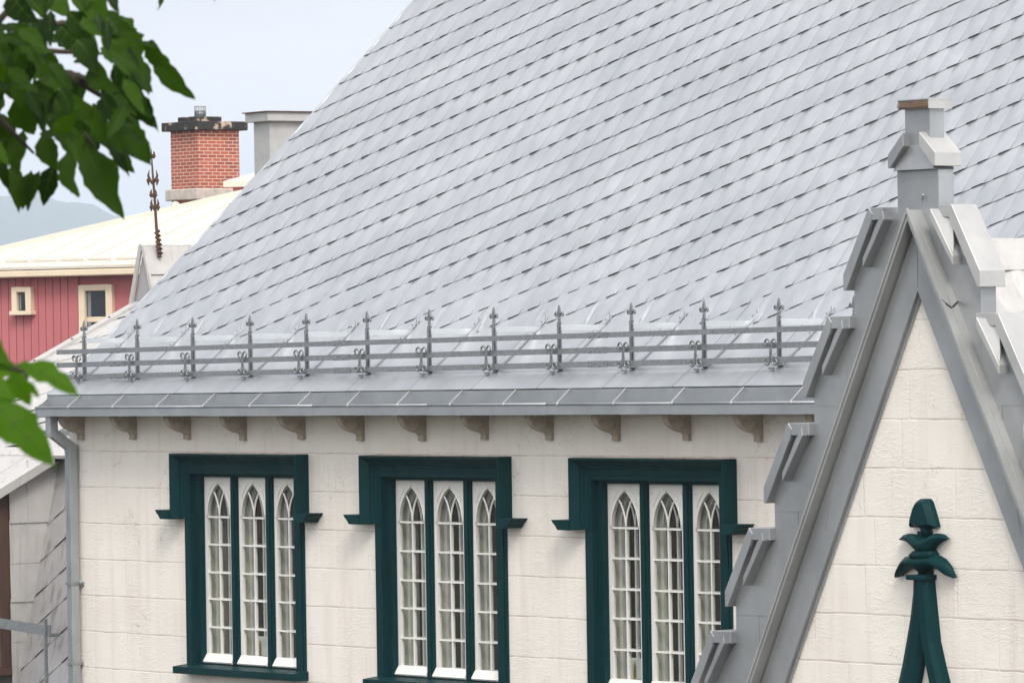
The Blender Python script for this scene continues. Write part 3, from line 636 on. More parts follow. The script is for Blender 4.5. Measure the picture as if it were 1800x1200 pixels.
for sg in (-1, 1):
    ww = MB(); ww.quad((cx+sg*3.4, YW+.1, ZB), (cx+sg*3.4, .05, ZB), (cx+sg*3.4, .05, RZ-3.4*kw-.1), (cx+sg*3.4, YW+.1, RZ-3.4*kw-.1))
    ww.build('wing_wall', M['stucco2'], house)

# ---- green carved ornament on the gable
def zp(x, y, Y=YW-.03): p = at(1200+x/3, 800+y/3, Y); return Vector((p.x, Y, p.z))
def puffed(mb, pts, base_y, rise, inset=.5, sm=True):
    """carved relief: the outline rises in two steps to a softly rounded crest"""
    n = len(pts); c = sum(pts, Vector())/n
    rings = []
    for f, r in ((1., 0.), (1., rise*.45), (.86, rise*.8), (inset, rise)):
        rings.append([Vector((c.x+(p.x-c.x)*f, base_y-r, c.z+(p.z-c.z)*f)) for p in pts])
    vs = sum(rings, [])
    mb.add(vs, [(i*n+q, i*n+(q+1) % n, (i+1)*n+(q+1) % n, (i+1)*n+q) for i in range(3) for q in range(n)], 0, sm); mb.add(vs, [tuple(range(3*n, 4*n))], 0, sm)
def leafpair(mb, rid, y0):
    """pairs of leaf lobes: upper and lower outline joined over a raised midrib"""
    n = len(rid); vs = []
    for (xu, yu), (xm, ym, ri), (xl, yl) in rid:
        vs += [zp(xu,yu), zp(xu,yu)+Vector((0,-.03,0)), zp(xm,ym)+Vector((0,-ri,0)), zp(xl,yl)+Vector((0,-.03,0)), zp(xl,yl)]
    mb.add(vs, [(i*5+q, i*5+q+1, (i+1)*5+q+1, (i+1)*5+q) for i in range(n-1) for q in range(4)], 0, True)
orn = MB()
puffed(orn, [zp(*p) for p in [(1212,380),(1214,352),(1224,310),(1238,262),(1252,236),(1268,228),(1300,229),(1312,244),(1328,295),(1342,345),(1349,378),(1310,386),(1262,384),(1238,372)]], YW-.005, .10, .72, False)
bev = [zp(x_, y_) for x_, y_ in [(1262,375),(1308,380),(1300,420),(1268,420)]]; puffed(orn, bev, YW-.01, .06)
leafpair(orn, [((1155,440),(1155,441,.035),(1156,444)), ((1180,418),(1185,436,.07),(1190,452)), ((1208,411),(1216,440,.09),(1222,470)), ((1240,416),(1244,462,.11),(1240,500)), ((1268,432),(1270,474,.12),(1262,520)),
    ((1300,432),(1296,474,.12),(1310,520)), ((1326,414),(1326,458,.11),(1332,500)), ((1352,410),(1352,436,.09),(1350,472)), ((1385,416),(1383,430,.07),(1378,452)), ((1412,442),(1412,443,.035),(1410,446))], 0)
leafpair(orn, [((1131,640),(1132,641,.035),(1136,643)), ((1140,600),(1152,620,.07),(1165,634)), ((1160,562),(1178,592,.095),(1195,606)), ((1186,535),(1205,566,.11),(1222,592)), ((1225,524),(1238,560,.12),(1246,600)), ((1270,520),(1272,565,.13),(1274,628)),
    ((1320,520),(1312,560,.12),(1304,600)), ((1358,526),(1345,562,.11),(1328,590)), ((1390,545),(1375,585,.095),(1362,602)), ((1420,580),(1404,610,.07),(1392,628)), ((1448,644),(1446,645,.035),(1440,647))], 0)
puffed(orn, [zp(x_, y_) for x_, y_ in [(1240,500),(1330,500),(1345,520),(1330,545),(1225,545),(1215,522)]], YW-.01, .11, .6)
cc = zp(1277, 640); ox = orn
orn.hexa([zp(1225,655)+Vector((0,0,0)), zp(1328,655), zp(1328,655)+Vector((0,.03,0)), zp(1225,655)+Vector((0,.03,0))] + [zp(1225,628), zp(1328,628), zp(1328,628)+Vector((0,.03,0)), zp(1225,628)+Vector((0,.03,0))])
def strand(mb, left, right, y0, rise):
    n = len(left); vs = []
    for a, b2 in zip(left, right):
        A, B = zp(*a), zp(*b2); mid = (A+B)/2
        vs += [Vector((A.x,y0+.03,A.z)), Vector((A.x,y0-rise*.6,A.z)), Vector((A.x*.75+B.x*.25,y0-rise,A.z)), Vector((A.x*.25+B.x*.75,y0-rise,B.z)), Vector((B.x,y0-rise*.6,B.z)), Vector((B.x,y0+.03,B.z))]
    mb.add(vs, [(i*6+q, i*6+q+1, (i+1)*6+q+1, (i+1)*6+q) for i in range(n-1) for q in range(5)], 0, False)
strand(orn, [(1230,655),(1228,730),(1215,850),(1195,970),(1172,1100),(1130,1290),(1060,1480),(940,1690),(760,1880),(560,2010)], [(1292,655),(1292,740),(1290,880),(1282,1000),(1268,1110),(1235,1290),(1180,1480),(1070,1690),(880,1920),(640,2080)], YW-.03, .045)
strand(orn, [(1262,655),(1262,730),(1272,850),(1288,980),(1308,1100),(1345,1290),(1405,1480),(1520,1690),(1690,1880),(1890,2010)], [(1320,655),(1328,740),(1340,860),(1352,980),(1378,1100),(1425,1290),(1510,1480),(1640,1690),(1820,1860),(1990,1960)], YW-.035, .085)
bk = zp(1277,640)
orn.box(zp(1240,600).x, zp(1312,600).x, YW-.03, YW, zp(1277,700).z, zp(1277,400).z)
cl = MB()
orn_o = orn.build('gable_ornament', M['green'], house)
co_ = MB(); ctr = zp(1277,641); hw_ = (zp(1328,640).x - zp(1225,640).x)/2
co_.box(ctr.x-hw_, ctr.x+hw_, YW-.14, YW, zp(1277,655).z, zp(1277,628).z); co_.build('collar', M['green'], orn_o, .012, 3)

# ------------------------------------------------------------------ snow guard on the roof
def foot(X): y, z, ny, nz_ = prof(.315); return Vector((X, y, z + TILT*(X-XV)))
rail_px = [((98,613.5),(625,)), ]
guard = empty('snow_guard', (4, .12, .93), 'galvanised three rail snow guard with fleur finials along the eave', 'snow guard')
PX = [at(x_, y_, 0).x for x_, y_ in [(147,664),(240,662),(338,660),(439,658),(538,656),(645,655),(753,652),(868,651),(982,649),(1109,645),(1236,641),(1368,640),(1501,637)]]
RY = -.05
rails = [((100,615),(1450,571.5)), ((100,637.5),(1450,599)), ((100,659),(1450,624.5))]
HT = [.052, .056, .056]
for (l0, r0), hh in zip(rails, HT):
    A, B = at(*l0, RY), at(*r0, RY); mb = MB()
    if l0[1] == 615: A = A
    dz = (B.z-A.z)/(B.x-A.x); A2 = A + Vector((-.0, 0, 0)); B2 = A + Vector((13.6, 0, 13.6*dz))
    mb.bar(A2 - Vector((0,0,hh/2)), B2 - Vector((0,0,hh/2)), .012, hh, side=(0,1,0))
    for sx_ in (at(207,640,RY).x, at(602,640,RY).x, at(1052,640,RY).x, at(1052,640,RY).x+4.2):
        c = A + Vector((sx_-A.x, -.011, (sx_-A.x)*dz - hh/2)); d = Vector((.15, 0, .15*dz))
        mb.bar(c-d, c+d, .010, hh+.008, side=(0,1,0))
        for i in range(4):
            q = c + Vector((-.11+.073*i, -.007, (.012 if i % 2 else -.012) + (-.11+.073*i)*dz)); mb.tube([q, q-Vector((0,.008,0))], .009, 8)
    mb.build('rail', M['galv'], guard)
def curl(cx_, cz_, r, a0, a1, n=14):
    return [(cx_ + (r*(1-.62*i/n))*math.cos(a0+(a1-a0)*i/n), cz_ + (r*(1-.62*i/n))*math.sin(a0+(a1-a0)*i/n)) for i in range(n+1)]
def make_post(X):
    f = foot(X); mb = MB(); f0 = f + Vector((0, .012, 0))
    H = .455
    mb.bar(f0 + Vector((0,0,-.02)), f0 + Vector((0,0,H)), .052, .012, side=(0,1,0)); mb.bar(f0+Vector((0,0,-.02)), f0+Vector((0,0,H-.03)), .008, .05, side=(0,1,0))
    # holed foot strap running up the slope
    s0, s1 = .30, 1.16; pts = [Vector(roofmap(X+.075, s, .014)) for s in (s0, .6, .9, s1)]
    for a, b2 in zip(pts, pts[1:]): mb.bar(a, b2, .004, .005, side=(1,0,0), mi=2)
    mi_ = 2
    for a, b2 in zip(pts, pts[1:]): mb.bar(a+Vector((-.035,-.004,.002)), b2+Vector((-.035,-.004,.002)), .055, .004, side=(1,0,0), mi=2)
    mb.bar(pts[0]+Vector((-.09,-.03,0)), pts[0]+Vector((.005,0,0)), .04, .006)
    for i in range(5):
        q = Vector(roofmap(X+.04, .78+.07*i, .02)); mb.tube([q, q+Vector((0,-.004,.005))], .006, 6, 1)
    po = mb.build('post', [M['iron'], M['dark'], M['tin']], guard, origin=f)
    br = MB(); e = Vector(roofmap(X+.075, s1-.03, .05)); t = f0 + Vector((.02, 0, H-.045))
    br.bar(t, (t.x+.05, e.y, t.z-.005), .004, .055, side=(1,0,0)); br.bar((t.x+.05, e.y, t.z), e, .02, .006, side=(1,0,0))
    br.build('brace', M['tin'], po, origin=f)
    fi = MB(); z0 = f0.z + H; y = f0.y; c = (X, y)
    fi.lathe((X, y, z0-.005), [(.014,0),(.022,.008),(.013,.02),(.019,.03),(.012,.042),(.020,.05),(.010,.058)], 8)
    zc = z0+.055
    fi.xz([(X-.007,zc),(X-.022,zc+.038),(X-.017,zc+.066),(X,zc+.122),(X+.017,zc+.066),(X+.022,zc+.038),(X+.007,zc)], y-.010, y+.010)
    for sg in (-1, 1):
        fi.tube([(X+sg*.006,y,zc+.004),(X+sg*.030,y,zc+.038),(X+sg*.052,y,zc+.047),(X+sg*.064,y,zc+.028),(X+sg*.052,y,zc+.012)], [.008,.012,.012,.010,.007], 6)
    fi.bar((X-.03,y-.004,zc+.012),(X+.03,y-.004,zc+.012), .02, .012)
    fi.build('finial', M['iron'], po, origin=f)
    sc = MB(); zb = f.z - .005; y = RY - .03
    for sg, dy in ((1, 0), (-1, -.006)):                  # two S scrolls crossing at their waist
        up = curl(X-sg*.058-.01, zb+.215, .047, -.6 if sg > 0 else math.pi+.6, (4.6 if sg > 0 else math.pi-4.6)); 
        dn = curl(X+sg*.054-.01, zb+.045, .046, math.pi-.6 if sg > 0 else .6, (math.pi+4.6 if sg > 0 else -4.6))
        up = [(p[0], p[1]) for p in up]
        path = [(p[0], y+dy, p[1]) for p in up[::-1]] + [(X-.01, y+dy, zb+.125)] + [(p[0], y+dy, p[1]) for p in dn]
        sc.tube(path, .0095, 6)
    sc.box(X-.035, X+.012, y-.012, RY-.006, zb-.03, zb-.012); sc.bar((X-.01,y-.004,zb+.105),(X-.01,y-.004,zb+.145), .03, .012, side=(1,0,0))
    sc.build('scroll', M['iron'], po, origin=f)
    return po
p0 = make_post(PX[0])
for X in PX[1:]:
    c = copy_tree(p0, guard, foot(X) - world_loc(guard)); c.rotation_euler = (rnd.uniform(-.012,.012), rnd.uniform(-.014,.014), rnd.uniform(-.04,.04))

# ------------------------------------------------------------------ neighbouring mansard house at the left
mans = empty('mansard_house', (-6, 4, -9), 'weathered tin-clad house with a shed dormer squeezed behind the downspout', 'house')
E0 = at(105, 797, 1.3); KU = .47
uN = Vector((0, -KU, 1)).normalized()
V0 = on_plane(235, 535, E0, uN); V1 = on_plane(62, 641, E0, uN); XLV = (V0.x*.6+V1.x*.4)
def umap(a, s, h):
    c = math.hypot(1, KU); return (a, E0.y + s/c - h*KU/c, E0.z + s*KU/c + h/c)
ur = MB()
tin_sheets(ur, umap, XLV, HX0+.2, .05, 9.0, R_(30), .62, .52, (-.28,.96), 21, gap=.010, bulge=.003)
ur.quad(umap(XLV,-.02,-.02), umap(HX0+.2,-.02,-.02), umap(HX0+.2,9,-.02), umap(XLV,9,-.02), 1)
ur.hexa([umap(XLV-.06,0,-.05), umap(XLV+.10,0,-.05), umap(XLV+.10,9,-.05), umap(XLV-.06,9,-.05), umap(XLV-.06,0,.035), umap(XLV+.10,0,.035), umap(XLV+.10,9,.035), umap(XLV-.06,9,.035)])
for i in range(14): q = Vector(umap(XLV+.03, .6+.62*i, .036)); ur.tube([q, q+Vector((0,0,.012))], .016, 8, 1)
ur.quad(umap(XLV,9,-.02), umap(HX0+.2,9,-.02), (HX0+.2, 16, 0), (XLV, 16, 0), 0)
ur.hexa([umap(XLV-.3,-.06,-.035), umap(HX0-.02,-.06,-.035), umap(HX0-.02,.12,-.035), umap(XLV-.3,.12,-.035), umap(XLV-.3,-.06,.006), umap(HX0-.02,-.06,.006), umap(HX0-.02,.12,.02), umap(XLV-.3,.12,.02)])
ur.build('upper_roof', [M['tinwarm'], M['dark']], mans, weld=False)
# steep lower slope
KM = 4.2; mT = Vector((0, E0.y+.14, E0.z-.07)); mN = Vector((0, -KM, 1)).normalized()
def mmap(a, s, h):
    c = math.hypot(1, KM); return (a, mT.y + s/c - h*KM/c, mT.z + s*KM/c + h/c)
XA = (on_plane(104, 820, mT, mN).x + on_plane(34, 1165, mT, mN).x)/2
lo = MB(); tin_sheets(lo, mmap, XA-9, HX0+.1, -7.5, -.0, R_(33), .36, .50, (-.1,.99), 31, gap=.011, bulge=.003)
lo.quad(mmap(XA-9,-7.5,-.02), mmap(HX0+.1,-7.5,-.02), mmap(HX0+.1,.05,-.02), mmap(XA-9,.05,-.02), 1)
lo.build('lower_slope', [M['tinold'], M['dark']], mans, weld=False)
ww = MB(); ww.quad(mmap(XLV,-7.5,-.1), mmap(HX0,-7.5,-.1), mmap(HX0,-7.5,-.1)[:2]+(-9.2,), mmap(XLV,-7.5,-.1)[:2]+(-9.2,)); ww.quad((XLV+.1,1.5,-9.2),(XLV+.1,15.8,-9.2),(XLV+.1,15.8,E0.z+1),(XLV+.1,1.5,E0.z-.2)); ww.build('wall', M['stucco'], mans)
# shed dormer: roof, cheek with lapped sheets, window
dr = MB(); dN = uN
XD = XA + .16; dorm = 2.3
yf = at_x(0, 850, XD).y
def dmap(a, y): return (a, y, E0.z - .012 + (y-E0.y)*.50)
fy = on_plane(0, 850, Vector((XD, E0.y, E0.z-.012)), Vector((0,-.50,1)).normalized()).y - .25
dr.hexa([dmap(XD-3.2,fy), dmap(XD,fy), dmap(XD,E0.y+.02), dmap(XD-3.2,E0.y+.02)] + [tuple(Vector(p)+Vector((0,0,.012))) for p in (dmap(XD-3.2,fy), dmap(XD,fy), dmap(XD,E0.y+.02), dmap(XD-3.2,E0.y+.02))])
for i in range(1, 6): a = XD-.02-.5*i; dr.hexa([tuple(Vector(dmap(a+o, y_))+Vector((0,0,z_))) for z_ in (.012,.02) for o, y_ in ((0,fy),(.012,fy),(.012,E0.y),(0,E0.y))])
for i in range(9): q = Vector(dmap(XD-.1-.17*i, E0.y-.03)) + Vector((0,0,.016)); dr.tube([q, q+Vector((0,0,.014))], .012, 6)
dro = dr.build('dormer_roof', M['tinwarm'], mans)
fb = MB(); fb.hexa([tuple(Vector(dmap(XD-.0, y_))+Vector((o,0,z_))) for z_ in (-.10,.018) for o, y_ in ((-.02,fy-.01),(.014,fy-.01),(.014,E0.y-.02),(-.02,E0.y-.02))]); 
fb.build('fascia', M['tinwarm'], dro, .003)
XC = XA
ck = MB()
c_top = E0.z - .05; zlev = [at_x(85, y_, XC).z for y_ in (800, 843, 912, 983, 1050, 1120, 1200, 1290)]
for i in range(len(zlev)-1):
    za, zb = zlev[i], zlev[i+1]; o = .006*(i % 2) + .004
    ya = at_x(17, 1000, XC).y
    def ys(z): return mT.y + (z-mT.z)/KM + .02
    pts = [(ya, zb-.03), (ys(zb-.03), zb-.03), (ys(za), za), (ya, za)]
    if i == 0: pts = [(ya, zb-.03), (ys(zb-.03), zb-.03), (ys(c_top-.02), c_top-.03), (ya, c_top-.03-(E0.y-ya)*.5)]
    vs = [(XC+o+(.012 if j < 2 else 0.), p[0], p[1]) for j, p in enumerate(pts)]; mid = (ya*.62+ys(zb)*.38)
    ck.add(vs + [(XC-.05, p[0], p[1]) for p in pts], [(0,1,2,3),(4,5,1,0),(5,6,2,1)])
    ck.box(XC+o+.004, XC+o+.016, mid+.03*i, mid+.03*i+.012, zb, za-.04)
ar = [Vector((XC+.012, ys(z)-.008, z)) for z in (c_top-.06, c_top-2.6)]; ck.tube(ar, .012, 8)
ck.build('dormer_cheek', M['tinwarm'], mans)
wf = MB(); yb = ya
wz0, wz1 = at_x(10,1165,XC).z, at_x(10,868,XC).z
wf.box(XC-.16, XC-.004, yb-.14, yb+.002, wz0-.05, wz1+.02); wf.box(XC-2.2, XC-.16, yb-.10, yb-.0, wz1-.06, wz1+.02); wf.box(XC-2.2, XC+.03, yb-.2, yb+.0, wz0-.14, wz0-.05); wf.box(XC-.75, XC-.68, yb-.08, yb-.02, wz0-.05, wz1-.06)
wf.box(XC-.68, XC-.16, yb-.07, yb-.03, (wz0+wz1)/2-.03, (wz0+wz1)/2+.03)
wfo = wf.build('dormer_window', M['brown'], mans, .006)
pg = MB(); pg.quad((XC-2.1, yb-.05, wz0-.05), (XC-.17, yb-.05, wz0-.05), (XC-.17, yb-.05, wz1-.05), (XC-2.1, yb-.05, wz1-.05)); pg.build('pane', M['glass'], wfo)
bx = MB(); bx.box(XC-2.2, XC-.03, yb+.01, 2.2, wz0-.3, wz1+.1); bx.build('dormer_room', M['room'], mans)
# steep roof peak (small gabled dormer) ; right slope's brightness painted in as paler sheets
dp = on_plane(246, 535, E0, uN); pk = MB(); yp = dp.y; ap = at(253, 435, yp); bl = at(233, 548, yp); br_ = at(274, 545, yp); back = 6.5
hwid = ap.x - bl.x
pk.add([ap, bl, (ap.x+hwid, yp, bl.z), ap+Vector((0,back,0)), bl+Vector((0,back,0)), (ap.x+hwid, yp+back, bl.z)], [(0,1,2),(0,1,4,3)], 1)
kk = (ap.z-bl.z)/hwid
for i in range(2):
    f0_, f1_ = (0., .46) if i == 0 else (.45, 1.1)
    for q in range(5):
        y0_, y1_ = yp-.05+1.15*q+(.55*i if q else 0), yp-.05+1.15*(q+1)+.55*i
        o = .012*(1-i)
        pk.add([(ap.x+hwid*f0_+o*.9, y0_, ap.z-kk*hwid*f0_+.03), (ap.x+hwid*f0_+o*.9, y1_-.012, ap.z-kk*hwid*f0_+.03), (ap.x+hwid*f1_+o+.01, y1_-.012, ap.z-kk*hwid*f1_+.03), (ap.x+hwid*f1_+o+.01, y0_, ap.z-kk*hwid*f1_+.03)], [(0,1,2,3)], 0)
pk.tube([ap+Vector((0,-.05,.03)), ap+Vector((0,back,.03))], .018, 8); pk.bar(ap+Vector((-.02,-.03,.03)), bl+Vector((-.02,-.03,.0)), .03, .07, side=(0,1,0)); pk.bar(ap+Vector((.02,-.03,.02)), Vector((ap.x+hwid+.02, yp-.03, bl.z)), .03, .05, side=(0,1,0))
pk.build('roof_peak', [M['tinwarm'], M['tinold']], mans)
# low snow guard on the neighbour and bar below the dormer
gl_ = empty('low_snow_guard', E0+Vector((-1,.3,.2)), 'two rail steel snow guard half hidden by leaves beside the gutter end', 'snow guard')
sy = 0.42; Y0 = E0.y+sy
for py, nm in ((730, .05), (762, .08)):
    p = at(75, py, Y0); mb = MB(); mb.bar((XLV+.2,Y0,p.z), (HX0-.05,Y0,p.z), .012, nm, side=(0,1,0)); mb.build('rail', M['galv'], gl_)
for px_ in (11, 91):
    p = at(px_, 735, Y0-.03); b_ = Vector((p.x, Y0-.03, E0.z + (Y0-.03-E0.y)*KU)); mb = MB(); mb.bar(b_, (p.x, Y0-.03, at(75,727,Y0).z+.03), .03, .012, side=(0,1,0)); mb.bar(b_+Vector((0,-.02,.012)), b_+Vector((0,.6,.6*KU+.02)), .04, .008, side=(1,0,0))
    mb.tube([(p.x-.02,Y0-.03,at(75,727,Y0).z+.03),(p.x+.02,Y0-.03,at(75,727,Y0).z+.035),(p.x+.03,Y0-.03,at(75,727,Y0).z-.02)], .012, 8); mb.build('post', M['galv'], gl_)
lb = empty('ledge_rail', at(60,1100,.2), 'flat galvanised rail with end bracket below the brown dormer window', 'rail')
yq = yb - .25
qa, qb = at(-60, 1085, yq), at(84, 1108, yq); mb = MB(); mb.bar(qa, Vector((qb.x, yq, qb.z)), .012, .115, side=(0,1,0)); mb.build('bar', M['galv'], lb)
mb = MB(); mb.bar((qb.x, yq-.03, qb.z+.14), (qb.x, yq-.03, qb.z-.7), .035, .03, side=(0,1,0)); mb.box(qb.x+.02, qb.x+.07, yq-.02, yq, qb.z-.07, qb.z+.07); mb.bar((qb.x+.05,yq,qb.z-.05),(qb.x+.05,yq+.12,qb.z-.05),.03,.04); mb.build('bracket', M['galv'], lb)
# rusty roof finial standing on the peak
rb = at_x(283, 448, ap.x+.12); rbz = rb
rod = MB(); yy = rb.y
def rz(px, py): p = at(px, py, yy); return Vector((p.x, yy, p.z))
rod.tube([rz(281,452), rz(279,430), rz(275,400), rz(272,350), rz(268,300), rz(266,262)], [.022,.022,.02,.017,.013,.004], 8)
rp_ = [rz(276+5.5*(i/30)+2.6*math.cos(i*1.25), 405+46*i/30)+Vector((0,.03*math.sin(i*1.25),0)) for i in range(31)]; rod.tube(rp_, .014, 6)
for (cx_, cy_, sc_) in ((268.5,312,1.), (269.5,340,.55), (272,360,.8), (267,272,.5)):
    for sg in (-1, 1):
        rod.tube([rz(cx_, cy_+12*sc_), rz(cx_+sg*5*sc_, cy_+4*sc_), rz(cx_+sg*8*sc_, cy_-3*sc_), rz(cx_+sg*6*sc_, cy_-13*sc_)], [.012,.02,.016,.004], 6)
        rod.tube([rz(cx_+sg*6*sc_, cy_), rz(cx_+sg*8.5*sc_, cy_+5*sc_), rz(cx_+sg*7*sc_, cy_+14*sc_)], [.012,.022,.006], 6)
ro = rod.build('roof_finial', M['rust']); tag(ro, 'slender rusty iron finial with curled leaves standing on the small pale roof peak', 'finial')

# ------------------------------------------------------------------ red house behind
M['red'] = mottled('red_boards', (.43,.125,.135), (.47,.145,.155), .7, 0, 3, (1,1,.2), .001, 20)
M['beige'] = mottled('beige_trim', (.66,.54,.40), (.74,.62,.47), .6, 0, 4)
M['roofbeige'] = mottled('beige_metal_roof', (.57,.52,.45), (.62,.57,.495), .5, 0, 1.2, (1,1,1), 0, 10, extra=[((.54,.42,.31), .66, 4, (1,1,1))])
DR = 100.
eA, eB = at_d(-220, 481, DR*1.03), at_d(260, 465, DR*1.0)
eB.z = eA.z = (eA.z+eB.z)/2
ed = (eB-eA); ed.z = 0; ed.normalize(); back = Vector((-ed.y, ed.x, 0)); 
if back.dot(FW) < 0: back = -back
red = empty('red_house', Vector((eB.x, eB.y, -9)), 'red boarded house with a pale beige metal roof beyond the tin roof', 'house')
def RF(a, b_, z): return Vector((eB.x, eB.y, 0)) + ed*a + back*b_ + Vector((0,0,z))
def rpt(px, py, off=0.):                                  # point of the wall plane seen at a pixel
    return on_plane(px, py, Vector((eB.x,eB.y,0)) + back*(.35+off), back)
def rloc(p): d = p - Vector((eB.x, eB.y, 0)); return d.dot(ed), d.dot(back), p.z
KR = .27; rn_ = (Vector((0,0,1)) - back*KR).normalized()
eZ = eA.z
rN = (Vector((0,0,1)) - back*KR); rN.normalize(); RP = Vector((eB.x, eB.y, eZ))
tA, tB = on_plane(-40, 449, RP, rN), on_plane(440, 337, RP, rN)
a0, b0, _ = rloc(tA); a1, b1, _ = rloc(tB)
rr = MB()
def rs(a, b_, h=0.): return RF(a, b_, eZ + KR*b_ + h)
slope = (b1-b0)/(a1-a0)
aL, aR = a0 - b0/slope, 24.
def bt_(a): return b0 + slope*(a-a0)
# main plane: bounded behind by the slanting hip line
n = 40; vs = []
for i in range(n+1):
    a = aL + (aR-aL)*i/n; vs += [rs(a, 0), rs(a, bt_(a))]
rr.add(vs, [(2*i, 2*i+2, 2*i+3, 2*i+1) for i in range(n)])
sd = (tB-tA).normalized()
for i in range(60):                                       # standing seams, running up the slope
    a = aL + .62*i
    if a > aR: break
    if bt_(a) > .1: rr.bar(rs(a, .02, .006), rs(a, bt_(a)-.02, .006), .03, .022, side=tuple(ed))
rr.bar(rs(aL, bt_(aL), .03), rs(aR, bt_(aR), .03), .14, .09)
rr.bar(rs(aL,.03,.0), rs(aR,.03,.0), .10, .05)
rr.add([rs(aL, 0), rs(aR, bt_(aR)), RF(aL, bt_(aR), eZ)], [(0,1,2)])
for i in range(3, 60): rr.bar(rs(aL+.62*i+.06, .5, .03), rs(aL+.62*i+.56, .5, .03), .03, .035)
rr.build('roof', M['roofbeige'], red)
fz = MB(); fz.hexa([RF(aL,-.02,eZ-.16), RF(aR,-.02,eZ-.16), RF(aR,.345,eZ-.16), RF(aL,.345,eZ-.16), RF(aL,-.02,eZ-.03), RF(aR,-.02,eZ-.03), RF(aR,.34,eZ-.03), RF(aL,.34,eZ-.03)]); fz.build('fascia', M['beige'], red, .02)
cA, _, _ = rloc(rpt(135, 540)); wl = MB()
wl.hexa([RF(aL,.36,-9.2),RF(aR,.36,-9.2),RF(aR,9,-9.2),RF(aL,9,-9.2),RF(aL,.36,eZ-.06),RF(aR,.36,eZ-.06),RF(aR,9,eZ-.06),RF(aL,9,eZ-.06)])
i = 0; a = cA
while a > aL:                                             # board-and-batten bay at the left stands forward
    wl.hexa([tuple(RF(aa, bb, zz)) for zz in (-9.2, eZ-.162) for aa, bb in ((a-.165,.315),(a-.012,.315),(a-.012,.359),(a-.165,.359))]); a -= .168
wl.hexa([tuple(RF(aa, bb, zz)) for zz in (-9.2, eZ-.163) for aa, bb in ((cA-.16,.31),(cA+.06,.31),(cA+.06,.3585),(cA-.16,.3585))])
wl.build('wall', M['red'], red)
def red_window(x0, y0, x1, y1, fr, mid=None, off=0.):
    a0_, _, z1_ = rloc(rpt(x0, y0)); a1_, _, z0_ = rloc(rpt(x1, y1)); mb = MB(); y_ = .30+off
    def bx_(A0, A1, Z0, Z1, B0, B1): mb.hexa([tuple(RF(aa, bb, zz)) for zz in (Z0, Z1) for aa, bb in ((A0,B0),(A1,B0),(A1,B1),(A0,B1))])
    bx_(a0_, a0_+fr, z0_, z1_, y_-.05, .372); bx_(a1_-fr, a1_, z0_, z1_, y_-.05, .372); bx_(a0_+fr, a1_-fr, z1_-fr*.8, z1_, y_-.05, .372); bx_(a0_-.03, a1_+.03, z0_-.08, z0_, y_-.09, .372)
    if mid: zm = rloc(rpt(x0, mid))[2]; bx_(a0_+fr, a1_-fr, zm-.05, zm+.05, y_+.02, .373)
    o = mb.build('window', M['beige'], red, .01)
    pm = MB(); pm.hexa([tuple(RF(aa, bb, zz)) for zz in (z0_, z1_-fr*.8) for aa, bb in ((a0_+fr,.332+off),(a1_-fr,.332+off),(a1_-fr,.337+off),(a0_+fr,.337+off))]); pm.build('pane', M['redglass'], o)
    cu = MB(); cu.hexa([tuple(RF(aa, bb, zz)) for zz in (z0_+.02, z1_-fr*.8-.02) for aa, bb in ((a0_+fr+.02,.326+off),(a0_+fr+(a1_-a0_)*.13,.326+off),(a0_+fr+(a1_-a0_)*.13,.330+off),(a0_+fr+.02,.330+off))]); cu.build('curtain', M['greycloth'], o)
M['redglass'] = mat('dark_window_glass', (.012,.016,.02), .06, 0, .6)[0]; M['greycloth'] = mottled('grey_curtain', (.16,.17,.18), (.24,.25,.26), .6, 0, 9, (8,8,.3))
red_window(28, 505, 62.5, 546, .12, None, -.07); red_window(142, 501, 203, 618, .14, 562)

# taller red building up the hill (just its corner shows), brick chimney, metal chimney
d2 = 108.
up_ = empty('upper_red_house', at_d(470, 320, d2)*1.0, 'corner of a red wall under a beige roof beside the grey metal chimney', 'house')
up_.location.z = -9
A_, B_ = at_d(392, 316, d2), at_d(640, 268, d2+3); rf_ = MB()
C_ = at_d(450, 285, d2+6); D_2 = at_d(620, 225, d2+9)
A2_, B2_ = at_d(392, 312, d2), at_d(395, 313, d2)
e_a, e_b = at_d(393, 318.5, d2), at_d(560, 315, d2-.4); e_b.z = e_a.z; dd = (e_b-e_a).normalized(); bb = Vector((-dd.y, dd.x, 0)); bb = bb if bb.dot(FW) > 0 else -bb
top_a = e_a + dd*.6 + bb*3.6; top_a.z = at_d(452, 284, (top_a-CP).dot(FW)).z
rf_.add([e_a, e_b, e_b+bb*3.6+Vector((0,0,top_a.z-e_a.z)), top_a, e_a+bb*8, e_b+bb*8], [(0,1,2,3),(0,3,4),(3,2,5,4)])
rf_.hexa([e_a-Vector((0,0,.12))-bb*.03, e_b-Vector((0,0,.12))-bb*.03, e_b-Vector((0,0,.12))+bb*.1, e_a-Vector((0,0,.12))+bb*.1, e_a-bb*.03, e_b-bb*.03, e_b+bb*.1, e_a+bb*.1])
rf_.build('roof', M['roofbeige'], up_)
wl = MB(); q0 = e_a + dd*.16 + bb*.12; q1 = e_b + bb*.12
wl.hexa([Vector((p.x,p.y,z)) for z in (-9.2, e_a.z-.06) for p in (q0, q1, q1+bb*7, q0+bb*7)]); wl.build('wall', M['red'], up_)

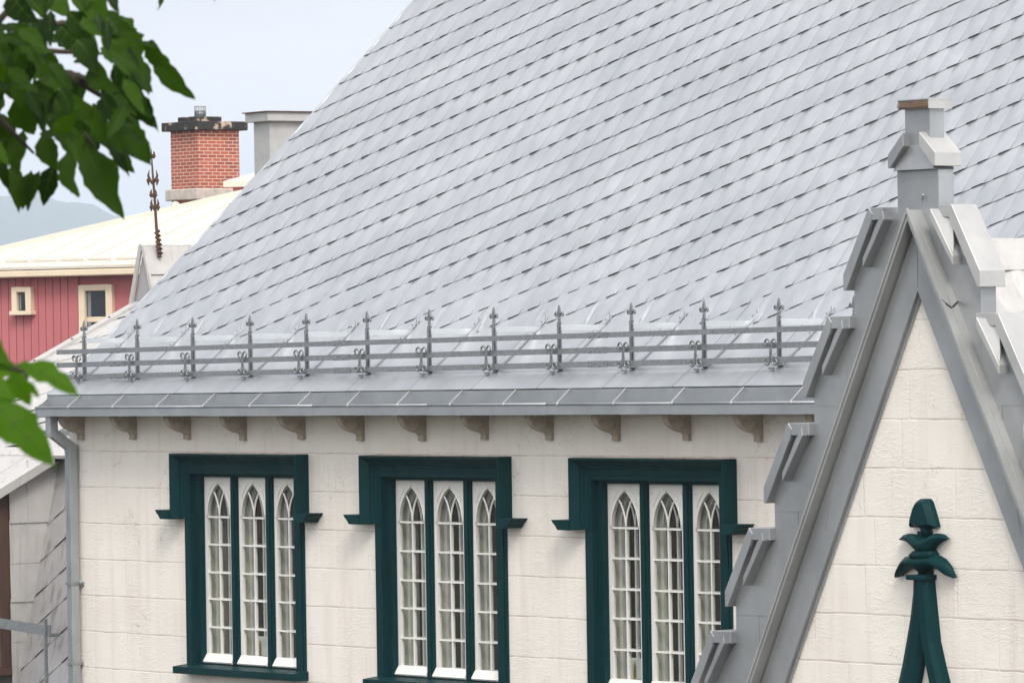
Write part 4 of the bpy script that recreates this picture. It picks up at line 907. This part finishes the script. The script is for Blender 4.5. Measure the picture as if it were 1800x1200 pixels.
def brickmat(name, offs):
    mt, t, b = mat(name, (.4,.15,.1), .85)
    uvn = nd(t, 'ShaderNodeUVMap', uv_map='UVMap'); br = nd(t, 'ShaderNodeTexBrick', Scale=1.0)
    br.inputs['Color1'].default_value = (.37,.10,.065,1); br.inputs['Color2'].default_value = (.22,.06,.045,1); br.inputs['Mortar'].default_value = (.62,.42,.33,1)
    br.inputs['Brick Width'].default_value = .215; br.inputs['Row Height'].default_value = .072; br.inputs['Mortar Size'].default_value = .0085; br.inputs['Bias'].default_value = -.1
    n = nd(t, 'ShaderNodeTexNoise', Scale=6, Detail=7); rr_ = ramp(t, n.outputs['Fac'], [(.66, (0,0,0)), (.74, (.7,.7,.7))]); t.links.new(uvn.outputs[0], n.inputs['Vector'])
    mxn = nd(t, 'ShaderNodeMixRGB'); mxn.inputs[2].default_value = (.50,.28,.22,1); t.links.new(uvn.outputs[0], br.inputs['Vector']); t.links.new(rr_.outputs['Color'], mxn.inputs[0]); t.links.new(br.outputs['Color'], mxn.inputs[1])
    t.links.new(mxn.outputs[0], b.inputs['Base Color']); bp = nd(t, 'ShaderNodeBump', Strength=.6, Distance=.01); iv = nd(t, 'ShaderNodeMath', operation='SUBTRACT'); iv.inputs[0].default_value = 1; t.links.new(br.outputs['Fac'], iv.inputs[1]); t.links.new(iv.outputs[0], bp.inputs['Height']); t.links.new(bp.outputs[0], b.inputs['Normal'])
    return mt
M['brick'] = brickmat('red_brick', 0)
M['concrete'] = mottled('grey_concrete', (.38,.34,.30), (.55,.50,.45), .9, 0, 6, (1,1,1), .01, 30)
M['sooty'] = mottled('sooty_cap', (.012,.011,.011), (.03,.028,.027), .9, 0, 5, (1,1,1), .01, 30, extra=[((.50,.40,.30), .55, 3.2, (1,1,1))])
dc = 112.
c0_ = at_d(348, 300, dc)                                   # the near vertical edge of the stack
fr_ = (Vector((-.97, .0, 0)) )
# stack axes: left face runs away to the left, right face to the right
th_ = YAW - R_(45-8)
def axis(a): return Vector((math.cos(a), math.sin(a), 0))
ux = axis(YAW + R_(40)); uy = axis(YAW + R_(130))          # right face runs along ux, left face along uy
wR = (418-348)/FPX*dc/abs(ux.dot(RT)); wL = (348-297)/FPX*dc/abs(uy.dot(RT))
chim = empty('brick_chimney', Vector((c0_.x, c0_.y, at_d(348,372,dc).z)), 'red brick chimney with a sooty black cap and a concrete band', 'chimney')
def zc(py): return at_d(348, py, dc).z
def stack(mb, z0, z1, o, mi=0):
    p = Vector((c0_.x, c0_.y, 0)) - ux*o - uy*o
    q = [p, p+ux*(wR+2*o), p+ux*(wR+2*o)+uy*(wL+2*o), p+uy*(wL+2*o)]
    mb.hexa([Vector((v.x,v.y,z0)) for v in q] + [Vector((v.x,v.y,z1)) for v in q], mi)
mb = MB(); stack(mb, zc(460), zc(229), 0.); so = mb.build('shaft', M['brick'], chim)
me = so.data; uvl = me.uv_layers.new(name='UVMap')
for p in me.polygons:
    n_ = p.normal
    for li in p.loop_indices:
        v = me.vertices[me.loops[li].vertex_index].co
        uvl.data[li].uv = ((v.dot(ux) if abs(n_.dot(uy)) > .5 else v.dot(uy)), v.z)
mb = MB(); stack(mb, zc(351), zc(331), .10); mb.build('concrete_band', M['concrete'], chim, .02)
mb = MB(); stack(mb, zc(228.5), zc(213), .14); pp = Vector((c0_.x, c0_.y, 0)) + ux*.05 + uy*.1
mb.hexa([Vector((v.x,v.y,z)) for z in (zc(213.2), zc(204)) for v in (pp, pp+ux*(wR*.62), pp+ux*(wR*.62)+uy*(wL*.7), pp+uy*(wL*.7))]); mb.build('cap', M['sooty'], chim, .015)
mb = MB(); pc = Vector((c0_.x, c0_.y, 0)) + ux*wR*.3 + uy*wL*.35; rr2 = .115
mb.tube([(pc.x,pc.y,zc(204.5)),(pc.x,pc.y,zc(193))], rr2*.9, 14)
for i in range(14): a = 2*math.pi*i/14; mb.tube([(pc.x+rr2*math.cos(a),pc.y+rr2*math.sin(a),zc(204)),(pc.x+rr2*math.cos(a),pc.y+rr2*math.sin(a),zc(185))], .006, 4)
for z in (zc(203), zc(194), zc(186)): mb.tube([(pc.x+rr2*math.cos(2*math.pi*i/14),pc.y+rr2*math.sin(2*math.pi*i/14),z) for i in range(15)], .006, 4)
mb.build('flue_cage', M['galv'], chim)
mb = MB(); q = at_d(308, 362, dc-4); mb.lathe((q.x,q.y,q.z-1.0), [(.06,0),(.06,.95),(.08,.96),(.08,1.06),(.02,1.09)], 12); po = mb.build('roof_vent', M['roofbeige']); tag(po, 'short pale vent stub at the foot of the brick chimney', 'vent')
# metal-clad chimney
dm_ = 96.; m0 = at_d(475, 260, dm_); ux2 = axis(YAW + R_(34)); uy2 = axis(YAW+R_(124))
mch = empty('metal_chimney', Vector((m0.x, m0.y, -9)), 'square grey sheet metal chimney with a flat projecting cap behind the roof', 'chimney')
wl2 = (475-444)/FPX*dm_/abs(uy2.dot(RT)); wr2 = 1.35
def zm_(py): return at_d(475, py, dm_).z
def stack2(mb, z0, z1, o):
    p = Vector((m0.x, m0.y, 0)) - ux2*o - uy2*o; q = [p, p+ux2*(wr2+2*o), p+ux2*(wr2+2*o)+uy2*(wl2+2*o), p+uy2*(wl2+2*o)]
    mb.hexa([Vector((v.x,v.y,z0)) for v in q] + [Vector((v.x,v.y,z1)) for v in q])
M['mch'] = mottled('grey_sheet_cladding', (.40,.40,.40), (.50,.50,.49), .6, .3, 3, (1,1,1), .004, 5, extra=[((.7,.7,.7), .70, 9, (1,1,1))])
mb = MB(); stack2(mb, -9, zm_(213), 0.); mb.build('shaft', M['mch'], mch, .01)
mb = MB(); stack2(mb, zm_(213.5), zm_(197), .11); mb.build('cap', M['mch'], mch, .01)
mb = MB(); stack2(mb, zm_(197.3), zm_(195.6), .15); mb.build('cap_lid', M['rust'], mch)

# ------------------------------------------------------------------ small things in the windows
def tissue(px, py, wx, label):
    p = at(px, py, .19); o = empty('tissue_box', (p.x, .235, -2.254), label, 'box', 'tissue boxes on the window sills')
    mb = MB(); mb.box(p.x-.11, p.x+.11, .215, .29, -2.253, -1.955); 
    bo = mb.build('carton', M['paper'], o, .004)
    mb = MB(); ov = [(p.x-.03+.032*math.cos(2*math.pi*i/20), -2.09+.105*math.sin(2*math.pi*i/20)) for i in range(20)]
    mb.xz(ov, .210, .2146); mb.build('rim', M['beigepaper'], o)
    mb = MB(); ov = [(p.x-.027+.016*math.cos(2*math.pi*i/20), -2.09+.085*math.sin(2*math.pi*i/20)) for i in range(20)]
    mb.xz(ov, .2085, .2099); mb.build('opening', M['wood'], o)
M['beigepaper'] = mat('cream_card', (.55,.45,.28), .7)[0]
tissue(457, 1128, 0, 'white carton with an oval opening inside the middle light of the window nearest the downspout')
tissue(1116, 1172, 7, 'white carton with an oval opening inside the left light of the window beside the gable')

# ------------------------------------------------------------------ leaves in the foreground
def leafmat(name, c0, c1, tr):
    mt = bpy.data.materials.new(name); mt.use_nodes = True; t = mt.node_tree; b = t.nodes['Principled BSDF']; o = t.nodes['Material Output']
    g = nd(t, 'ShaderNodeNewGeometry'); r = ramp(t, g.outputs['Random Per Island'], [(0, c0), (1, c1)]); t.links.new(r.outputs['Color'], b.inputs['Base Color']); b.inputs['Roughness'].default_value = .55; b.inputs['Specular IOR Level'].default_value = .12
    tl = nd(t, 'ShaderNodeBsdfTranslucent'); r2 = ramp(t, g.outputs['Random Per Island'], [(0, tuple(c*tr for c in (c0[0]*1.2, c0[1]*1.3, c0[2]*.4))), (1, tuple(c*tr for c in (c1[0]*1.3, c1[1]*1.3, c1[2]*.4)))]); t.links.new(r2.outputs['Color'], tl.inputs['Color'])
    ms = nd(t, 'ShaderNodeMixShader'); ms.inputs[0].default_value = .45; t.links.new(b.outputs[0], ms.inputs[1]); t.links.new(tl.outputs[0], ms.inputs[2]); t.links.new(ms.outputs[0], o.inputs['Surface'])
    return mt
M['leaf'] = leafmat('dark_leaves', (.006,.020,.002), (.036,.086,.004), 1.4)
M['leaf2'] = leafmat('bright_leaves', (.026,.085,.002), (.070,.16,.003), 1.7)
M['vein'] = mat('leaf_veins', (.045,.085,.014), .6, 0, .1)[0]
M['bark'] = mottled('bark', (.025,.022,.014), (.05,.04,.025), .9, 0, 20, (1,1,.3), .01, 40)
def leaf(mb, base, tip, wid, nrm, rn, curve=.12, fold=.25):
    """one pointed toothed leaf, folded along its midrib and drooping to the tip"""
    base = Vector(base); tip = Vector(tip); ax = tip-base; ln = ax.length; ax.normalize(); sd = ax.cross(Vector(nrm)).normalized(); up = sd.cross(ax).normalized()
    prof_ = [(0,.02),(.08,.34),(.16,.62),(.26,.86),(.36,.98),(.46,1.0),(.56,.93),(.66,.78),(.76,.58),(.86,.36),(.94,.16),(1,.005)]
    vs = []; sk = rn.uniform(-.1,.1)
    for i, (t, w_) in enumerate(prof_):
        tooth = 1 + (.07 if i % 2 else -.05)
        c = base + ax*(ln*t) + up*(-curve*ln*t*t + .06*ln*math.sin(t*3.1)) + sd*(sk*ln*math.sin(t*3.14)*.5); hw_ = wid*.5*w_*tooth
        wav = .03*ln*math.sin(i*1.7+rn.random())
        vs += [c - sd*hw_ + up*(hw_*fold+wav), c - sd*hw_*.5 + up*(hw_*fold*.35), c, c + sd*hw_*.5 + up*(hw_*fold*.35), c + sd*hw_ + up*(hw_*fold-wav)]
    mb.add(vs, [(i*5+q, i*5+q+1, (i+1)*5+q+1, (i+1)*5+q) for i in range(len(prof_)-1) for q in range(4)], 0, True)
    rib = []
    for i in range(len(prof_)): c = Vector(vs[i*5+2]); hw_ = wid*.022*(1.1-prof_[i][0]); rib += [c - sd*hw_ + up*.0012, c + sd*hw_ + up*.0012]
    mb.add(rib, [(2*i, 2*i+1, 2*i+3, 2*i+2) for i in range(len(prof_)-1)], 1, True)
    for i in (2, 4, 6, 8):                               # side veins
        c = Vector(vs[i*5+2]) + up*.001
        for e in (0, 4):
            q = Vector(vs[(i+1)*5+e])*.8 + Vector(vs[(i+1)*5+2])*.2 + up*.0012; k_ = ax*(wid*.016); mb.add([c-k_, c+k_, q], [(0,1,2)], 1)
def leafpx(mb, b_, t_, wpx, d, rn, dd=.1):
    base = at_d(b_[0], b_[1], d+rn.uniform(-dd,dd)); tip = at_d(t_[0], t_[1], d+rn.uniform(-dd,dd)-.03)
    n = -FW + RT*rn.uniform(-.55,.55) + UP*rn.uniform(-.1,.8)
    leaf(mb, base, tip, wpx/FPX*d, n, rn, rn.uniform(.02,.12), rn.uniform(.1,.35))
rn = random.Random(12)
def inside(x, y, poly):
    c = False; n = len(poly)
    for i in range(n):
        (x0,y0),(x1,y1) = poly[i], poly[i-1]
        if (y0 > y) != (y1 > y) and x < (x1-x0)*(y-y0)/(y1-y0)+x0: c = not c
    return c
D1 = 13.
tree = empty('leafy_tree', Vector(at_d(-420, 300, D1).xy.to_tuple() + (-9,)), 'dark green leafy tree reaching in at the top left corner', 'tree')
cr = MB()
hang = [((268,92),(342,176),42),((255,78),(300,128),40),((150,40),(205,20),30),((196,-14),(208,22),22),((275,-25),(284,10),16),((366,-22),(380,4),14),((232,120),(268,162),34),((250,75),(282,90),26),((205,30),(228,72),44),
 ((212,150),(270,226),46),((200,210),(270,292),50),((150,255),(216,384),62),((175,270),(205,345),40),((118,265),(135,345),44),((95,290),(75,362),40),((55,300),(38,368),34),((70,300),(48,372),26),((20,290),(30,365),34),((195,205),(212,270),36),
 ((160,210),(190,262),36),((225,100),(246,150),36),((215,62),(258,110),46),((180,45),(240,60),44),((120,130),(150,185),52),((60,140),(95,215),60),((30,170),(60,240),58),((0,200),(20,290),56),((100,210),(140,290),56),((40,230),(30,310),46),((75,235),(100,300),44),
 ((135,70),(170,130),52),((160,110),(205,160),50),((100,40),(150,90),56),((50,30),(80,100),60),((10,60),(50,130),64),((0,110),(30,180),60),((20,-20),(60,40),60),((80,-20),(120,30),56),((130,-20),(150,30),46),((160,-10),(190,15),36),((225,88),(256,128),40),((240,100),(262,168),36),((228,132),(250,186),38),((205,118),(236,168),42),((196,70),(238,110),44),((215,48),(250,86),40),((190,150),(226,204),42),((205,180),(244,232),42),((150,5),(186,48),44),((176,20),(212,64),42),((120,20),(160,70),46),((186,226),(226,282),42),((235,150),(262,205),34),((178,160),(225,215),44),((140,190),(178,240),46),((130,230),(165,280),42)]
for b_, t_, wd in hang: leafpx(cr, b_, t_, wd*.92, D1+rn.uniform(-.5,.6), rn)
mass = [(-60,-60),(150,-40),(195,25),(245,75),(262,130),(235,165),(240,200),(232,240),(190,262),(140,275),(95,285),(-60,300)]
holes = [(10,15,14),(62,38,12),(112,12,16),(68,55,10),(105,70,9),(112,100,11),(125,88,8),(183,117,13),(147,145,10),(168,157,9),(155,95,8),(127,193,6),(187,200,6),(20,190,12),(25,212,11),(45,255,18),(80,255,13),(103,263,10),(5,225,9),(145,165,7),(133,92,6),(150,57,7),(134,168,6),(160,30,6)]
k = 0
while k < 400:
    x_, y_ = rn.uniform(-150,270), rn.uniform(-80,290)
    if not inside(x_, y_, mass) and x_ > -20: continue
    if any((x_-a)**2+(y_-b_)**2 < (r*1.5)**2 for a, b_, r in holes): continue
    an = rn.gauss(1.05, .55); ln = rn.uniform(40, 74); t_ = (x_+ln*math.cos(an), y_+ln*math.sin(an))
    if t_[0] > 0 and not inside(t_[0], t_[1], mass) and rn.random() < .85: continue
    if any((t_[0]-a)**2+(t_[1]-b_)**2 < (r*1.15)**2 or (t_[0]*.5+x_*.5-a)**2+(t_[1]*.5+y_*.5-b_)**2 < (r*1.9)**2 for a, b_, r in holes): continue
    leafpx(cr, (x_, y_), t_, ln*rn.uniform(.36,.50), D1+rn.uniform(-.9,1.1), rn); k += 1
cr.build('crown', [M['leaf'], M['vein']], tree, weld=False)
def D3(px, py, d): return at_d(px, py, d)
mb = MB(); tp = at_d(-420, 300, D1); mb.tube([(tp.x,tp.y,-9),(tp.x+.05,tp.y,-5),(tp.x,tp.y,-1),(tp.x+.02,tp.y+.05,tp.z),(tp.x-.05,tp.y+.1,tp.z+1.6)], [.26,.21,.18,.14,.07], 12); mb.build('trunk', M['bark'], tree)
mb = MB()
mb.tube([tp+Vector((0,0,-.1)), D3(-250,190,D1), D3(-90,140,D1), D3(30,125,D1+.1), D3(120,130,D1+.1), D3(190,150,D1)], [.06,.045,.03,.018,.010,.005], 8)
for pts in ([(-90,140),(20,60),(110,40),(200,60),(262,88)], [(-90,140),(0,110),(90,90),(180,95)], [(20,125),(90,190),(150,240),(165,260)], [(-60,135),(10,220),(60,270)], [(120,130),(180,170),(215,200)], [(-90,140),(30,0),(150,-30),(280,-40),(370,-30)]):
    mb.tube([D3(x_, y_, D1+.08) for x_, y_ in pts], [.014]+[.007]*(len(pts)-2)+[.003], 6)
mb.build('branch', M['bark'], tree)
D2 = 8.4
tree2 = empty('young_tree', Vector(at_d(-360, 700, D2).xy.to_tuple() + (-9,)), 'bright green out of focus leaves hanging at the left edge beside the gutter end', 'tree')
cr = MB()
for b_, t_, wd in [((30,640),(143,692),60),((-20,700),(100,822),92),((20,650),(55,715),44),((48,655),(-30,730),50),((-60,560),(18,640),60),((-90,610),(45,660),70),((-80,690),(40,720),66),((-30,650),(30,640),34),((40,668),(72,700),18),((-110,720),(-5,850),80),((-70,640),(30,700),60),((-60,690),(10,770),60)]:
    leafpx(cr, b_, t_, wd*.82, D2+rn.uniform(-.25,.25), rn, .05)
for k in range(26):
    x_, y_ = rn.uniform(-330,-60), rn.uniform(540,800); an = rn.gauss(.8,.5); ln = rn.uniform(90,140); leafpx(cr, (x_,y_), (min(x_+ln*math.cos(an), 5), y_+ln*math.sin(an)), ln*.55, D2+rn.uniform(-.4,.4), rn)
cr.build('crown', [M['leaf2'], M['vein']], tree2, weld=False)
mb = MB(); tp = at_d(-360, 700, D2); mb.tube([(tp.x,tp.y,-9),(tp.x+.04,tp.y,-4),(tp.x,tp.y,0),(tp.x,tp.y,tp.z+.9)], [.11,.09,.06,.025], 10); mb.build('trunk', M['bark'], tree2)
mb = MB(); mb.tube([tp, D3(-200,640,D2), D3(-80,635,D2), D3(20,645,D2), D3(48,655,D2)], [.03,.018,.011,.006,.003], 8); mb.tube([D3(48,655,D2), D3(42,675,D2-.02), D3(46,700,D2-.03)], [.004,.006,.002], 8); mb.build('branch', M['bark'], tree2)

# ------------------------------------------------------------------ haze between here and the far hill
hzb = MB(); hzb.box(-9500, 9500, -9500, 9500, -10, 260)
hm = bpy.data.materials.new('thin_haze'); hm.use_nodes = True; t = hm.node_tree; t.nodes.clear(); o = nd(t, 'ShaderNodeOutputMaterial'); pv = nd(t, 'ShaderNodeVolumePrincipled')
pv.inputs['Color'].default_value = (.74,.83,.97,1); pv.inputs['Density'].default_value = .00022; pv.inputs['Anisotropy'].default_value = 0
t.links.new(pv.outputs[0], o.inputs['Volume'])
HAZE = True
if HAZE:
    hz_o = hzb.build('haze', hm); tag(hz_o, 'thin bluish haze over the valley', 'haze', kind='stuff')
